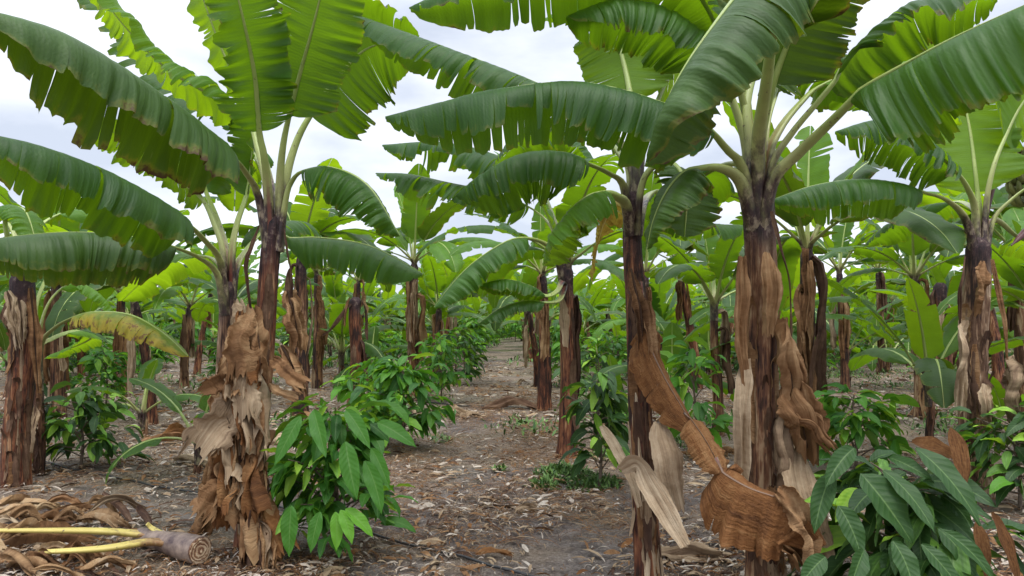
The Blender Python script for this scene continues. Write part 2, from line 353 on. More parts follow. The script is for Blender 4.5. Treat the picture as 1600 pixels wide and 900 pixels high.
def tri(x): return 2 / math.pi * math.asin(math.sin(x))
def banana_leaf(parent, pet, blade, w=.3, droop=(1.0, 1.0), rise=.35, tears=6, tear_depth=.25, roll=0.0, seed=0, mat='leaf', nt_=110, nu=7, base_r=.034, pmat='petiole', ripple=1.0, hint=None, ragged=.075, midr=.0155, tipw=.12, gaps=0.0, label=None):
    """a banana leaf: petiole and midrib (sub-part) with two half blades. pet starts in the throat, blade continues to the tip"""
    rng = random.Random(seed)
    allp = list(pet) + list(blade)
    bp, BL = spline(([pet[-1]] if (pet[-1] - blade[0]).length > .03 else []) + list(blade), nt_)
    start = pet[0]
    outw = blade[-1] - start; outw.z = 0
    outw = outw.normalized() if outw.length > 1e-3 else Vector((0, -1, 0))
    if hint is None:
        T0 = (bp[nt_ // 3] - bp[0]).normalized()
        hint = Vector((0, 0, 1)) - outw * max(0.0, T0.z) * .9
    fr = frame_curve(bp, hint.normalized())
    if roll:
        q = R(roll); fr = [(T, S * math.cos(q) + Nn * math.sin(q), Nn * math.cos(q) - S * math.sin(q)) for T, S, Nn in fr]
    mb = MB()
    for side, sg in ((0, 1), (1, -1)):
        dr = droop[side]
        # strips
        k = max(0, int(round(tears * (.8 + .4 * rng.random())))); deep = k
        if nt_ > 60: k = int(k * 1.3) + 7
        cen = [rng.uniform(4, nt_ - 3) for _ in range(1 + k // 4)]; cuts = sorted({min(nt_ - 3, max(3, int(rng.choice(cen) + rng.gauss(0, nt_ * .09)) if rng.random() < .6 else rng.randrange(3, nt_ - 2))) for _ in range(k)})
        cuts = [c for i, c in enumerate(cuts) if i == 0 or c - cuts[i - 1] >= 2]
        bounds = [0] + cuts + [nt_]
        prm = 0.0
        for bi in range(len(bounds) - 1):
            a, b = bounds[bi], bounds[bi + 1]
            ud = max(.06, 1 - tear_depth * (.15 + 1.8 * rng.random() ** 1.4))if bi else 1.0
            if nt_ > 60 and bi and rng.random() > deep / max(1, k): ud = 1 - rng.uniform(.05, .22)     # where this strip starts to be free
            ds = rng.gauss(0, .30); shift = rng.gauss(0, .05); ln = 1 + rng.gauss(0, .07); tw = rng.gauss(0, .25)
            if bi == 0: ds = shift = 0; ln = 1
            if gaps and rng.random() < gaps: ln *= rng.uniform(.45, .8)
            rows, uvs = [], []
            for i in range(a, b + 1):
                t = i / nt_; T, S, Nn = fr[i]; c = bp[i]
                prof = min(1.0, (max(0.0, t) / .10 + .06) ** .55) * (1 - max(0.0, (t - .62) / .38) ** 2.3 * (1 - tipw))
                if t > .985: prof *= .6
                W = w * prof * ln * (1 + ragged * (n1(t * 26, seed + side) + .7 * n1(t * 80, seed + side * 3)))
                if bi and i in (a, b): W *= 1 - .05 * rng.random()
                D = Vector((0, 0, -1)); D = D - T * D.dot(T)
                row, ur = [], []; pos = c + S * sg * .004 - Nn * .002; du = W / nu
                for j in range(nu + 1):
                    u = j / nu; free = max(0.0, (u - ud) / max(.05, 1 - ud))
                    row.append(pos + Vector()); ur.append((t * BL, u))
                    if j == nu: break
                    um = (j + .5) / nu; g = min(.97, dr * (um ** max(.25, .75 - .9 * max(0, dr - .95))) * (1 + .16 * n1(t * 5, seed + 9 + side)) + ds * free)
                    r0 = math.sin(rise); dirv = S * sg * math.cos(rise) + Nn * r0 - Nn * (.35 * um * dr)
                    dirv = (dirv.normalized() * (1 - max(0, g)) + D * max(0, g))
                    if dirv.length < 1e-3: dirv = D.copy()
                    dirv.normalize()
                    fw = .16 * um + shift * free * 3
                    dirv = (dirv + T * fw).normalized()
                    pos = pos + dirv * du
                    nn = dirv.cross(T)
                    if nt_ > 60: pos = pos + nn * (ripple * .042 * W / nu * (.35 + .9 * abs(n1(t * 4, seed + 60))) * (tri(t * BL * 46 + 4.5 * n1(t * 6, seed)) * (.3 + um) + .9 * tri(t * BL * 93 + 5 * n1(t * 9, seed + 2))))
                    pos = pos + nn * (ripple * um * W * .060 * (n1(t * 13, seed + side * 7) + .6 * n1(t * 34, seed + 4)) + tw * free * W * .06 * ((i - a) / max(1, b - a) - .5))
                rows.append(row); uvs.append(ur)
            # pull the free corners together so that the tear opens
            if bi > 0 or len(bounds) > 2:
                for e, i0 in ((0, 0), (-1, len(rows) - 1)):
                    if (e == 0 and bi == 0) or (e == -1 and bi == len(bounds) - 2): continue
                    nb_ = rows[min(1, len(rows) - 1)] if e == 0 else rows[max(0, len(rows) - 2)]
                    for j in range(nu + 1):
                        fr_ = max(0.0, (j / nu - ud) / max(.05, 1 - ud)); rows[i0][j] = rows[i0][j].lerp(nb_[j], .55 * fr_)
            mb.grid(rows, uvs, flip=(sg < 0))
    leaf = mb.build('leaf', M[mat], parent)
    if label: leaf['label'] = label
    # petiole and midrib
    pp, PL = spline(allp, 34 if nt_ > 30 else 12)
    petl = sum((allp[i + 1] - allp[i]).length for i in range(len(pet) - 1)) if len(pet) > 1 else .3
    fpet = min(.75, petl / max(PL, .01))
    def rad(t):
        if t < fpet: return base_r * 1.25 + (midr * 1.25 - base_r * 1.25) * min(1, (t / fpet)) ** .8
        q = (t - fpet) / (1 - fpet); return max(.0018, midr * 1.25 * (1 - q) ** .9)
    mr = MB(); tube(mr, pp, rad, 10 if nt_ > 30 else 6, hint=(fr[0][2] if blade else None), flat=.8, gutter=.5)
    # uv.x must run over the petiole only
    mr.uv = [(min(1.0, x / max(.05, fpet)), y) for x, y in mr.uv]
    mid = mr.build('midrib', M[pmat], leaf)
    return leaf

def trunk_obj(parent, pts, r0, r1, seed=0, mat='trunk', seg=28, rings=60, name='pseudostem', amp=1.0):
    pp, TL = spline(pts, rings); mb = MB(); rows, uvs = [], []
    fr = frame_curve(pp, Vector((0, -1, 0)))
    for i, p in enumerate(pp):
        t = i / rings; T, S, Nn = fr[i]; r = r0 + (r1 - r0) * t ** .85 + .16 * r0 * max(0, 1 - t * 9) - r1 * .5 * max(0, (t - .955) / .045) ** 2
        row, ur = [], []
        for j in range(seg):
            a = 2 * math.pi * j / seg; z = t * TL
            k = 1 + amp * (.07 * n2(math.cos(a) * 3 + z * .15, math.sin(a) * 3, seed + z * .5) + .05 * n2(math.cos(a) * 8, math.sin(a) * 8, seed + z * 1.2) + .03 * n2(math.cos(a) * 3, z * 16, seed))
            # overlapping sheath steps winding up the stem
            st = ((a / (2 * math.pi) * 2.0 + z * .35 + .35 * n2(z * .8, seed * .3)) % 1.0); k += amp * .11 * (st ** 2 - .3)
            row.append(p + (S * math.cos(a) + Nn * math.sin(a)) * r * k); ur.append((j / seg, t))
        rows.append(row); uvs.append(ur + [(1, t)])
    mb.grid(rows, uvs, closed=True, flip=True)
    for row, fl in ((rows[-1], False),):
        ci = len(mb.v); mb.v.append(sum(row, Vector()) / seg); st = len(mb.v); mb.v.extend(row)
        for j in range(seg): mb.f.append([ci, st + (j + 1) % seg, st + j]); mb.uv.extend([(0, 1)] * 3); mb.m.append(0)
    return mb.build(name, M[mat], parent)

def dry_leaf(parent, pts, w=.15, fold=.35, folds=2.5, seed=0, mat='dry', nt_=46, nv=18, name='dry_leaf', ragged=.3, side=None, taper=.55, label=None, crumple=1.0, mid=True, twist=1.0, flare=0.0):
    """a withered leaf or sheath: a folded, creased, ragged ribbon along pts"""
    bp, BL = spline(pts, nt_); fr = frame_curve(bp, side or Vector((.2, -1, .1))); mb = MB(); rows, uvs = [], []
    cr_ = crumple
    for i, c in enumerate(bp):
        t = i / nt_; T, S, Nn = fr[i]; q = 1.9 * n1(t * 1.5 + seed, seed) * cr_ * twist
        S, Nn = S * math.cos(q) + Nn * math.sin(q), Nn * math.cos(q) - S * math.sin(q)
        W = w * (1 - taper * (1 - min(1, t * 4)) ** 1.5) * (1 - (taper * 1.2 * max(0, (t - .5) / .5)) ** 1.6) * (1 + .45 * cr_ * n1(t * 3.1 + 3, seed + 31))
        if flare: W = w * (1 - flare + flare * t ** .6) * (1 + .35 * n1(t * 3.1 + 3, seed + 31))
        c = c + (S * n1(t * 2.7, seed + 40) + Nn * .6 * n1(t * 3.9, seed + 44)) * w * .45 * cr_ * min(1, t * 4)
        row, ur = [], []
        for j in range(nv + 1):
            v = j / nv * 2 - 1
            e = 1 + (ragged * 1.3 * n2(t * 8, 2 if v > 0 else -2, seed) + .55 * ragged * n2(t * 27, 3 if v > 0 else -3, seed)) * abs(v)
            ph = seed + 1.3 * n1(t * 2.0, seed + 3)
            rg = 1 - 2 * abs(n2(v * 1.5 + .6 * t, t * BL * 5, seed + 50))
            hgt = fold * w * (tri(v * folds * 3.1 + ph) * .75 * (.4 + .6 * min(1, t * 2)) + .7 * n2(v * 1.8, t * 2.6, seed + 5) + cr_ * (.22 * (rg - .5) + .16 * n2(v * 4.5, t * BL * 9, seed + 8) + .06 * n2(v * 11, t * BL * 24, seed + 9)))
            along = cr_ * w * .30 * n2(v * 3, t * 5, seed + 12)
            row.append(c + S * (v * W * e * (.75 + .25 * math.cos(fold * 2))) + Nn * hgt + T * along); ur.append((t * BL, .5 + v * W))
        rows.append(row); uvs.append(ur)
    T1 = fr[-1][0]
    for j in range(nv + 1):
        a = (.6 + 1.6 * n1(j * .9, seed + 21) + .8 * n1(j * 2.7, seed + 22)) * w * ragged * 2.4
        for k in range(5): rows[-1 - k][j] = rows[-1 - k][j] + T1 * a * (1 - k / 5)
    mb.grid(rows, uvs)
    o = mb.build(name, M[mat], parent)
    if label: o['label'] = label
    if mid:
        mr = MB(); tube(mr, bp[::2], lambda t: .008 * (1 - .8 * t) + .001, 6, flat=.7); r = mr.build('midrib', M['dark_dry'], o)
    return o

def peels(parent, centre, rad, n, seed, mats=('dark_dry', 'dark_dry', 'dry', 'straw', 'dark_dry'), wmax=.05, zr=(.05, .85), nt_=26, nv=5, front=False):
    """loose strips of old leaf sheath hugging the stem, their ends curling away"""
    rng = random.Random(seed); sp_, TL = spline(centre, 40)
    for k in range(n):
        a = (rng.uniform(-2.9, -.25) if front else rng.uniform(-3.14, 3.14)); h = Vector((math.cos(a), math.sin(a), 0)); t1 = rng.uniform(*zr) ; t0 = max(.01, t1 - rng.uniform(.12, .45)); pts = []
        wv = rng.uniform(.15, .35)
        for i in range(6):
            f = i / 5; t = t1 + (t0 - t1) * f; c = sp_[int(t * 40)]; out = rad(t) * (1.0 + .04 * math.sin(f * 5 + k))
            if f < .18: out += rng.uniform(.0, .05)
            if f > .8: out += rng.uniform(0, .04)
            aa = a + wv * (f - .5); pts.append(c + Vector((math.cos(aa), math.sin(aa), 0)) * out)
        dry_leaf(parent, pts, w=rng.uniform(.35, 1) * wmax, fold=.35, folds=1.2, seed=seed + k * 1.7, mat=rng.choice(mats), nt_=nt_, nv=nv, name='peeling_sheath', side=h, mid=False, crumple=.45, twist=.35, ragged=.35)

def lit(pts, root):
    """world points to the plant's own space"""
    o = root.location; return [p - o for p in pts]

# ------------------------------------------------------------------ ground
def ground_h(x, y):
    h = .030 * noise.noise(Vector((x * .9, y * .9, 1))) + .015 * noise.noise(Vector((x * 3.1, y * 3.1, 4)))
    d = abs(x + .15)
    h += .05 * min(1, max(0, (d - .7) / .8))          # planted strips stand a little above the trodden path
    return h
def build_ground():
    m, t = newmat('ground_soil')
    out = t.nodes.new('ShaderNodeOutputMaterial'); p = t.nodes.new('ShaderNodeBsdfPrincipled'); tcn = t.nodes.new('ShaderNodeTexCoord'); v = tcn.outputs['Object']
    big = tex(t, v, .8, 4, .6); mid = tex(t, v, 5, 5, .68); fine = tex(t, v, 45, 5, .7); crumbs = tex(t, v, 130, 3, .6)
    soil = ramp(t, math_(t, 'ADD', math_(t, 'MULTIPLY', mid, .55), math_(t, 'MULTIPLY', fine, .45)), [(.38, (.060, .046, .041)), (.5, (.145, .118, .105)), (.64, (.27, .23, .205))])
    strw = ramp(t, fine, [(.3, (.10, .068, .050)), (.5, (.23, .17, .125)), (.7, (.40, .33, .26))])
    sp = t.nodes.new('ShaderNodeSeparateXYZ'); L(t, v, sp.inputs[0])
    far = smooth(t, sp.outputs['Y'], 4.5, 9)
    f = smooth(t, math_(t, 'ADD', big, math_(t, 'MULTIPLY', far, .13)), .47, .62)
    c = mixc(t, math_(t, 'MULTIPLY', f, .85), soil, strw)
    vo = t.nodes.new('ShaderNodeTexVoronoi'); vo.inputs['Scale'].default_value = 38; L(t, v, vo.inputs['Vector'])
    fl = math_(t, 'MULTIPLY', smooth(t, math_(t, 'SUBTRACT', 1.0, vo.outputs['Distance']), .70, .80), smooth(t, mid, .45, .6))
    c = mixc(t, math_(t, 'MULTIPLY', fl, .6), c, (.38, .31, .24))
    g = smooth(t, tex(t, v, .5, 4, .6), .50, .62); gd = smooth(t, sp.outputs['Y'], 14, 40)
    c = mixc(t, math_(t, 'MULTIPLY', g, math_(t, 'ADD', math_(t, 'MULTIPLY', gd, .6), .12)), c, (.09, .13, .035))
    L(t, c, p.inputs['Base Color']); p.inputs['Roughness'].default_value = .93; p.inputs['Specular IOR Level'].default_value = .2
    h = math_(t, 'ADD', math_(t, 'MULTIPLY', mid, 1.2), math_(t, 'ADD', math_(t, 'MULTIPLY', fine, .6), math_(t, 'MULTIPLY', crumbs, .25)))
    L(t, bump(t, h, .9, .05), p.inputs['Normal']); L(t, p.outputs[0], out.inputs[0])
    # one sheet: fine near the viewer, coarse towards the horizon
    xs = [-420, -160, -80, -45, -30, -22, -16, -12, -9.5] + [-8 + i * .16 for i in range(101)] + [9.5, 12, 16, 22, 30, 45, 80, 160, 420]
    ys = [-30, -10, -3, 0, 1.5] + [2.4 + i * .11 for i in range(110)] + [14.9 + i * .5 for i in range(20)] + [26, 29, 33, 38, 45, 60, 90, 150, 300, 700]
    mb = MB(); rows = [[Vector((x, y, ground_h(x, y) + (.02 * noise.noise(Vector((x * 9, y * 9, 2))) if 2 < y < 14 else 0))) for x in xs] for y in ys]
    mb.grid(rows, [[(x, y) for x in xs] for y in ys])
    g = mb.build('ground', m); tag(g, 'dark brown dry soil of the plantation with a trodden path between the rows', 'ground', kind='structure')
build_ground()

# ------------------------------------------------------------------ banana plants
def arc(throat, az, e0, bend, total, petl, n=9):
    """petiole and blade control points of a leaf that leaves the throat at elevation e0 and bends over"""
    h = Vector((math.cos(az), math.sin(az), 0)); pts = [throat + Vector((0, 0, -.22)) + h * .02, throat + h * .035]; p = pts[-1].copy(); ds = total / n
    for i in range(n):
        s = (i + .5) / n; e = e0 - bend * s ** 1.25
        p = p + (h * math.cos(e) + Vector((0, 0, 1)) * math.sin(e)) * ds; pts.append(p.copy())
    k = 2 + max(1, int(round(petl / ds)))
    return pts[:k], pts[k:]

def grown_plant(rng, H=2.2, nleaf=10, ll=2.0, r0=.10, trunk='trunk', res=(26, 4), dry=3, far=False, spread=1.0, name='banana_plant', lean=.15, low=0):
    """a whole plant at the origin: pseudostem, leaves (> midrib), dry leaves"""
    root = empty(name, (0, 0, 0)); la = rng.random() * 6.28
    lx, ly = lean * rng.random() * math.cos(la), lean * rng.random() * math.sin(la)
    top = Vector((lx, ly, H)); tp = [Vector((0, 0, -.05)), Vector((lx * .2 + .02, ly * .2, H * .35)), Vector((lx * .6, ly * .6 + .02, H * .7)), top]
    trunk_obj(root, tp, r0, r0 * .58, seed=rng.random() * 50, mat=trunk, seg=14 if not far else 8, rings=24 if not far else 8)
    if not far: peels(root, tp, lambda t: r0 * (1 - .42 * t), 5, rng.randrange(999), wmax=r0 * .5, nt_=12, nv=3)
    az = rng.random() * 6.28; lm = 'leaf_far' if far else 'leaf'
    for k in range(nleaf):
        f = k / max(1, nleaf - 1)                     # 0 the youngest
        az += 2.4 + rng.gauss(0, .25)
        e0 = R(84 - 50 * f ** .9 * spread + rng.gauss(0, 5)); bend = R(18 + 92 * f ** .8 + rng.gauss(0, 12))
        tot = ll * (.62 + .38 * min(1, .3 + f * 2.4)) * rng.uniform(.9, 1.08)
        pet, bl = arc(top, az, e0, bend, tot, .30 + .1 * f)
        mat = lm if rng.random() < .62 else ('leaf_young' if (f < .4 or rng.random() < .5) else 'leaf_old')
        banana_leaf(root, pet, bl, w=.27 * ll / 2 * rng.uniform(.85, 1.1) * (.75 + .25 * min(1, f * 3 + .3)), droop=(rng.uniform(.45, .95) * (.35 + .65 * f ** .5), rng.uniform(.45, .95) * (.35 + .65 * f ** .5)),
                    rise=.42, tears=rng.choice([1, 3, 6, 10, 13]) if not far else rng.choice([2, 5, 9]), tear_depth=rng.uniform(.3, .9), seed=rng.randrange(9999), mat=mat, nt_=res[0], nu=res[1], pmat='petiole_far' if far else 'petiole', base_r=.030, ripple=1.3, gaps=.12)
    for k in range(dry):
        a = rng.random() * 6.28; h = Vector((math.cos(a), math.sin(a), 0)); z0 = H * rng.uniform(.72, 1.0); l = rng.uniform(.5, 1.3)
        bx = top * (z0 / H); bx.z = z0
        pts = [bx + h * .03, bx + h * rng.uniform(.10, .15) + Vector((0, 0, .0)), bx + h * rng.uniform(.10, .18) + Vector((0, 0, -l * .5)), bx + h * rng.uniform(.08, .2) + Vector((0, 0, -l))]
        dry_leaf(root, pts, w=rng.uniform(.04, .11), fold=rng.uniform(.4, .9), flare=.5, seed=rng.random() * 90, mat=rng.choice(['sheath', 'dry', 'dark_dry', 'straw']), nt_=18 if not far else 8, nv=9 if not far else 4, mid=False, side=h)
    return root
def kids(o): return list(o.children)
def copy_tree(o, parent=None):
    c = o.copy(); COL.objects.link(c)
    if parent: c.parent = parent
    for ch in kids(o): copy_tree(ch, c)
    return c

def hero(name, base, throat, r0, r1, mids=(), mat='trunk', seed=0, pl=16):
    """a plant traced at its own distance: its base on the ground, its stem up to the throat"""
    root = empty(name, base)
    pts = [base + Vector((0, 0, -.06))] + list(mids) + [throat]
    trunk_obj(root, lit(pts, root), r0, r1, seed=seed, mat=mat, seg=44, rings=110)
    peels(root, lit(pts, root), lambda t: r0 + (r1 - r0) * t ** .85, pl, seed * 7 + 1, wmax=r0 * .5, nv=6, front=True)
    return root
def hleaf(root, throat, pet, blade, **kw):
    """leaf given by (px, py, distance) points"""
    first = [throat + Vector((0, 0, -.24)), ]
    d = (P(*pet[0]) - throat); d.z = 0
    if d.length > 1e-4: first[0] += d.normalized() * .03
    pl = first + [P(*q) for q in pet]
    # leave the throat upward before turning
    return banana_leaf(root, lit(pl, root), lit([P(*q) for q in blade], root), **kw)
def ground_pt(px, Y):
    x = GX(px, Y); return Vector((x, Y, ground_h(x, Y) - .01))
def pts3(l): return [P(*q) for q in l]

# ---- A: the tall plant left of the path with a skirt of dry leaves
bA = ground_pt(392, 4.75); tA = P(428, 335, 4.75)
A = hero('banana_plant', bA, tA, .080, .056, [P(398, 700, 4.72), P(412, 560, 4.75), P(420, 430, 4.75)], 'trunk_red', 3)
tag(A, 'tall banana plant wrapped in dry leaves behind the cut stem beside the path', 'banana plant', 'large banana plants in front')
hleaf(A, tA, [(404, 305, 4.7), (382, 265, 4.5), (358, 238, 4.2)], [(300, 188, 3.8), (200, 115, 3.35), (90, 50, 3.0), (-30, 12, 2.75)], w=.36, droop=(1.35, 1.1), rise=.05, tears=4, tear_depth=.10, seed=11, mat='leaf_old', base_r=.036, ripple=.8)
hleaf(A, tA, [(418, 290, 4.68), (412, 240, 4.6), (405, 205, 4.55)], [(398, 120, 4.4), (380, 30, 4.2), (350, -90, 4.0)], w=.24, droop=(.3, .5), rise=.35, tears=4, tear_depth=.5, seed=12, mat='leaf', hint=Vector((.45, -.8, .3)), ripple=2.2)
hleaf(A, tA, [(437, 290, 4.75), (442, 230, 4.7), (452, 180, 4.65)], [(470, 110, 4.55), (492, 30, 4.4), (520, -90, 4.2)], w=.27, droop=(.25, .35), rise=.22, tears=4, tear_depth=.5, seed=13, mat='leaf', hint=Vector((-.15, .9, .35)), midr=.013)
hleaf(A, tA, [(445, 290, 4.8), (462, 225, 4.85), (485, 180, 4.9)], [(520, 130, 5.0), (575, 75, 5.1), (655, 60, 5.2)], w=.40, droop=(.55, .5), rise=.3, tears=3, tear_depth=.3, seed=14, mat='leaf', hint=Vector((.1, .6, .75)))
hleaf(A, tA, [(446, 310, 4.75), (456, 282, 4.75), (474, 266, 4.7)], [(520, 262, 4.65), (575, 290, 4.6), (625, 368, 4.6)], w=.30, droop=(1.1, 1.0), rise=.25, tears=9, tear_depth=.35, seed=15, mat='leaf', ripple=1.4)
hleaf(A, tA, [(430, 330, 4.9), (436, 352, 5.2), (448, 372, 5.4)], [(500, 372, 5.45), (580, 385, 5.4), (662, 428, 5.3)], w=.30, droop=(1.1, .7), rise=.2, tears=7, tear_depth=.3, seed=16, mat='leaf')
hleaf(A, tA, [(425, 290, 4.9), (405, 220, 5.1), (372, 172, 5.2)], [(335, 150, 5.2), (262, 108, 5.2), (190, 35, 5.1), (120, -60, 5.0)], w=.36, droop=(.45, .75), rise=.35, tears=4, tear_depth=.3, seed=17, mat='leaf_young', hint=Vector((.35, .4, .8)))
hleaf(A, tA, [(424, 300, 5.0), (410, 240, 5.4), (392, 205, 5.6)], [(350, 178, 5.8), (250, 105, 6.0), (170, 10, 6.0), (130, -50, 6.0)], w=.33, droop=(.7, .7), rise=.2, tears=22, tear_depth=.8, seed=18, mat='leaf', gaps=.3)
hleaf(A, tA, [(420, 310, 4.9), (412, 270, 5.3), (396, 240, 5.7)], [(382, 230, 6.0), (370, 262, 6.5), (366, 330, 6.8)], w=.26, droop=(.8, .8), rise=.3, tears=4, tear_depth=.5, seed=19, mat='leaf_young')
hleaf(A, tA, [(415, 285, 4.9), (402, 230, 5.0), (392, 190, 5.1)], [(375, 140, 5.2), (340, 60, 5.2), (305, -40, 5.1), (285, -110, 5.0)], w=.25, droop=(.4, .3), rise=.35, tears=4, tear_depth=.5, seed=191, mat='leaf_young', hint=Vector((.5, .6, .4)))
def drape(root, px0, py0, px1, py1, Y0, Y1, **kw):
    """withered leaf hanging from one point to another"""
    mx_, my = (px0 + px1) / 2 + kw.pop('bow', 0), (py0 + py1) / 2
    return dry_leaf(root, lit([P(px0, py0, Y0), P((px0 + mx_) / 2, (py0 + my) / 2, (3 * Y0 + Y1) / 4 - .04), P(mx_, my, (Y0 + Y1) / 2 - .05), P(px1, py1, Y1)], root), **kw)
rs = random.Random(5)
for k in range(40):
    f = k / 39; y0 = 480 + 300 * f + rs.uniform(-15, 15); cx = 398 - 8 * f + rs.uniform(-18, 14) - (12 if y0 < 650 else 0); l = rs.uniform(90, 190) if k % 3 else rs.uniform(60, 110); dx = rs.uniform(-32, 34) * (.5 + f * .6)
    y1 = min(884, y0 + l); cx = max(cx, 376) if y1 > 820 else cx
    drape(A, cx, y0, cx + dx, y1, 4.68 - .05 * f, 4.54 - .10 * f - rs.uniform(0, .08), bow=dx * .35, w=rs.uniform(.05, .095), fold=rs.uniform(.7, 1.25), folds=rs.uniform(.8, 2.0), seed=k * 3.7, mat=rs.choice(['dry', 'dry', 'dry', 'dry', 'sheath', 'straw', 'dry_orange', 'dark_dry']), side=Vector((rs.uniform(-.6, .6), -1, 0)), flare=rs.uniform(.15, .5), crumple=1.15, twist=1.1, mid=rs.random() < .3, ragged=.24)
for k, (x0, y0, x1, y1, w_, mt) in enumerate([(385, 620, 322, 690, .14, 'straw'), (374, 735, 318, 796, .09, 'dry'), (392, 490, 372, 575, .09, 'dry'), (368, 592, 322, 606, .07, 'dry'), (415, 770, 446, 850, .08, 'dry_orange'), (398, 560, 385, 640, .09, 'straw'), (425, 560, 470, 600, .05, 'dry'), (420, 600, 462, 622, .03, 'dry')]):
    drape(A, x0, y0, x1, y1, 4.55, 4.42, bow=-6, w=w_, fold=.3, folds=1.2, seed=300 + k * 2.1, mat=mt, flare=.5, crumple=.7, twist=.4, mid=False)
drape(A, 405, 352, 392, 480, 4.62, 4.6, bow=-14, w=.014, fold=.3, seed=71, mat='dark_dry', mid=False)
drape(A, 444, 358, 452, 520, 4.66, 4.66, bow=8, w=.013, fold=.3, seed=72, mat='dark_dry', mid=False)
drape(A, 450, 455, 465, 540, 4.66, 4.6, bow=4, w=.085, fold=.7, seed=73, mat='dry')
drape(A, 440, 540, 470, 610, 4.66, 4.55, bow=4, w=.06, fold=.7, seed=74, mat='dry')

# ---- B: its neighbour further left
bB = ground_pt(342, 5.35); tB = P(357, 440, 5.3)
B = hero('banana_plant', bB, tB, .080, .056, [P(346, 700, 5.3), P(352, 560, 5.3)], 'trunk_pale', 7)
tag(B, 'banana plant with low wide leaves and pale stem just left of the tall one', 'banana plant', 'large banana plants in front')
hleaf(B, tB, [(345, 410, 5.2), (320, 375, 5.0), (294, 350, 4.8)], [(240, 310, 4.5), (150, 262, 4.2), (60, 228, 3.9), (-40, 205, 3.7)], w=.34, droop=(1.35, 1.0), rise=.05, tears=6, tear_depth=.12, seed=21, mat='leaf', ripple=.7)
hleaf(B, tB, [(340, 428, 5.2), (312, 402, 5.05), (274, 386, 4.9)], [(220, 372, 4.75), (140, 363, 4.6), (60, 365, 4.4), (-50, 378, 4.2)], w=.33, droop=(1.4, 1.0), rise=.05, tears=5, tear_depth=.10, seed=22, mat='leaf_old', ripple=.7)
hleaf(B, tB, [(350, 400, 5.3), (335, 350, 5.35), (316, 310, 5.4)], [(285, 285, 5.4), (235, 245, 5.4), (175, 205, 5.3), (120, 190, 5.2)], w=.30, droop=(.5, .5), rise=.3, tears=4, tear_depth=.3, seed=23, mat='leaf_young', hint=Vector((.3, .5, .8)))
hleaf(B, tB, [(362, 400, 5.3), (370, 350, 5.35), (385, 305, 5.4)], [(392, 260, 5.5), (396, 200, 5.5), (385, 150, 5.4)], w=.16, droop=(.2, .3), rise=.9, tears=2, seed=24, mat='leaf')
hleaf(B, tB, [(354, 400, 5.4), (340, 345, 5.6), (322, 300, 5.8)], [(300, 240, 6.0), (262, 215, 6.1), (190, 240, 6.2)], w=.3, droop=(.7, .6), rise=.3, tears=8, tear_depth=.5, seed=25, mat='leaf')
hleaf(B, tB, [(368, 420, 5.4), (385, 390, 5.7), (400, 372, 5.9)], [(425, 350, 6.2), (470, 350, 6.6), (520, 395, 6.9)], w=.28, droop=(.8, .8), rise=.3, tears=7, tear_depth=.6, seed=26, mat='leaf')
hleaf(B, tB, [(350, 425, 5.4), (335, 405, 5.9), (318, 400, 6.3)], [(290, 400, 6.7), (240, 425, 7.2), (190, 470, 7.6)], w=.27, droop=(.8, .6), rise=.3, tears=4, tear_depth=.6, seed=27, mat='leaf_young')
pass
for k, (x0, y0, x1, y1, w_, f_, mt) in enumerate([(372, 470, 378, 560, .10, .8, 'straw'), (365, 530, 352, 640, .10, .8, 'dry'), (340, 600, 332, 740, .10, .7, 'dry'), (375, 560, 360, 660, .12, .6, 'dry'), (345, 660, 330, 790, .12, .7, 'dry'), (355, 700, 318, 830, .13, .6, 'dry')]):
    drape(B, x0, y0, x1, y1, 5.2 - .02 * k, 5.05, bow=rs.uniform(-8, 8), w=w_, fold=f_, folds=rs.uniform(1.5, 3.4), seed=100 + k * 3.7, mat=mt)

# ---- H: thick bare stem at the left edge, its crown out of sight behind the low leaves
bH = ground_pt(30, 6.5); tH = P(34, 425, 6.5)
Hh = hero('banana_plant', bH, tH, .112, .096, [P(28, 650, 6.5), P(38, 540, 6.5)], 'trunk_red', 9)
tag(Hh, 'thick brown banana stem with torn pale sheaths beside a yellowing sucker', 'banana plant', 'large banana plants in front')
hleaf(Hh, tH, [(20, 400, 6.5), (12, 370, 6.4), (8, 345, 6.4)], [(15, 325, 6.3), (40, 330, 6.2), (60, 390, 6.1)], w=.2, droop=(.8, .8), tears=3, seed=31, mat='leaf_young')
hleaf(Hh, tH, [(30, 400, 6.6), (20, 360, 6.9), (-5, 330, 7.0)], [(-40, 310, 7.0), (-120, 300, 7.0), (-220, 330, 7.0)], w=.3, droop=(.8, .8), tears=5, seed=32, mat='leaf')
hleaf(Hh, tH, [(40, 395, 6.6), (60, 355, 7.0), (90, 335, 7.4)], [(130, 325, 7.8), (190, 335, 8.2), (250, 370, 8.6)], w=.28, droop=(.8, .8), tears=6, seed=33, mat='leaf_young')
hleaf(Hh, tH, [(36, 395, 6.7), (44, 340, 7.1), (60, 300, 7.4)], [(70, 270, 7.7), (50, 240, 8.0), (-10, 235, 8.2)], w=.26, droop=(.7, .7), tears=6, seed=34, mat='leaf')
drape(Hh, 12, 455, 28, 540, 6.37, 6.35, w=.06, fold=.4, seed=41, mat='straw'); drape(Hh, 48, 450, 60, 610, 6.33, 6.32, w=.05, fold=.5, seed=42, mat='dry')
drape(Hh, 30, 470, 36, 530, 6.37, 6.35, w=.05, fold=.5, seed=43, mat='straw'); drape(Hh, 56, 630, 50, 705, 6.3, 6.3, w=.03, fold=.4, seed=44, mat='straw', label='pale curled sheath strip')
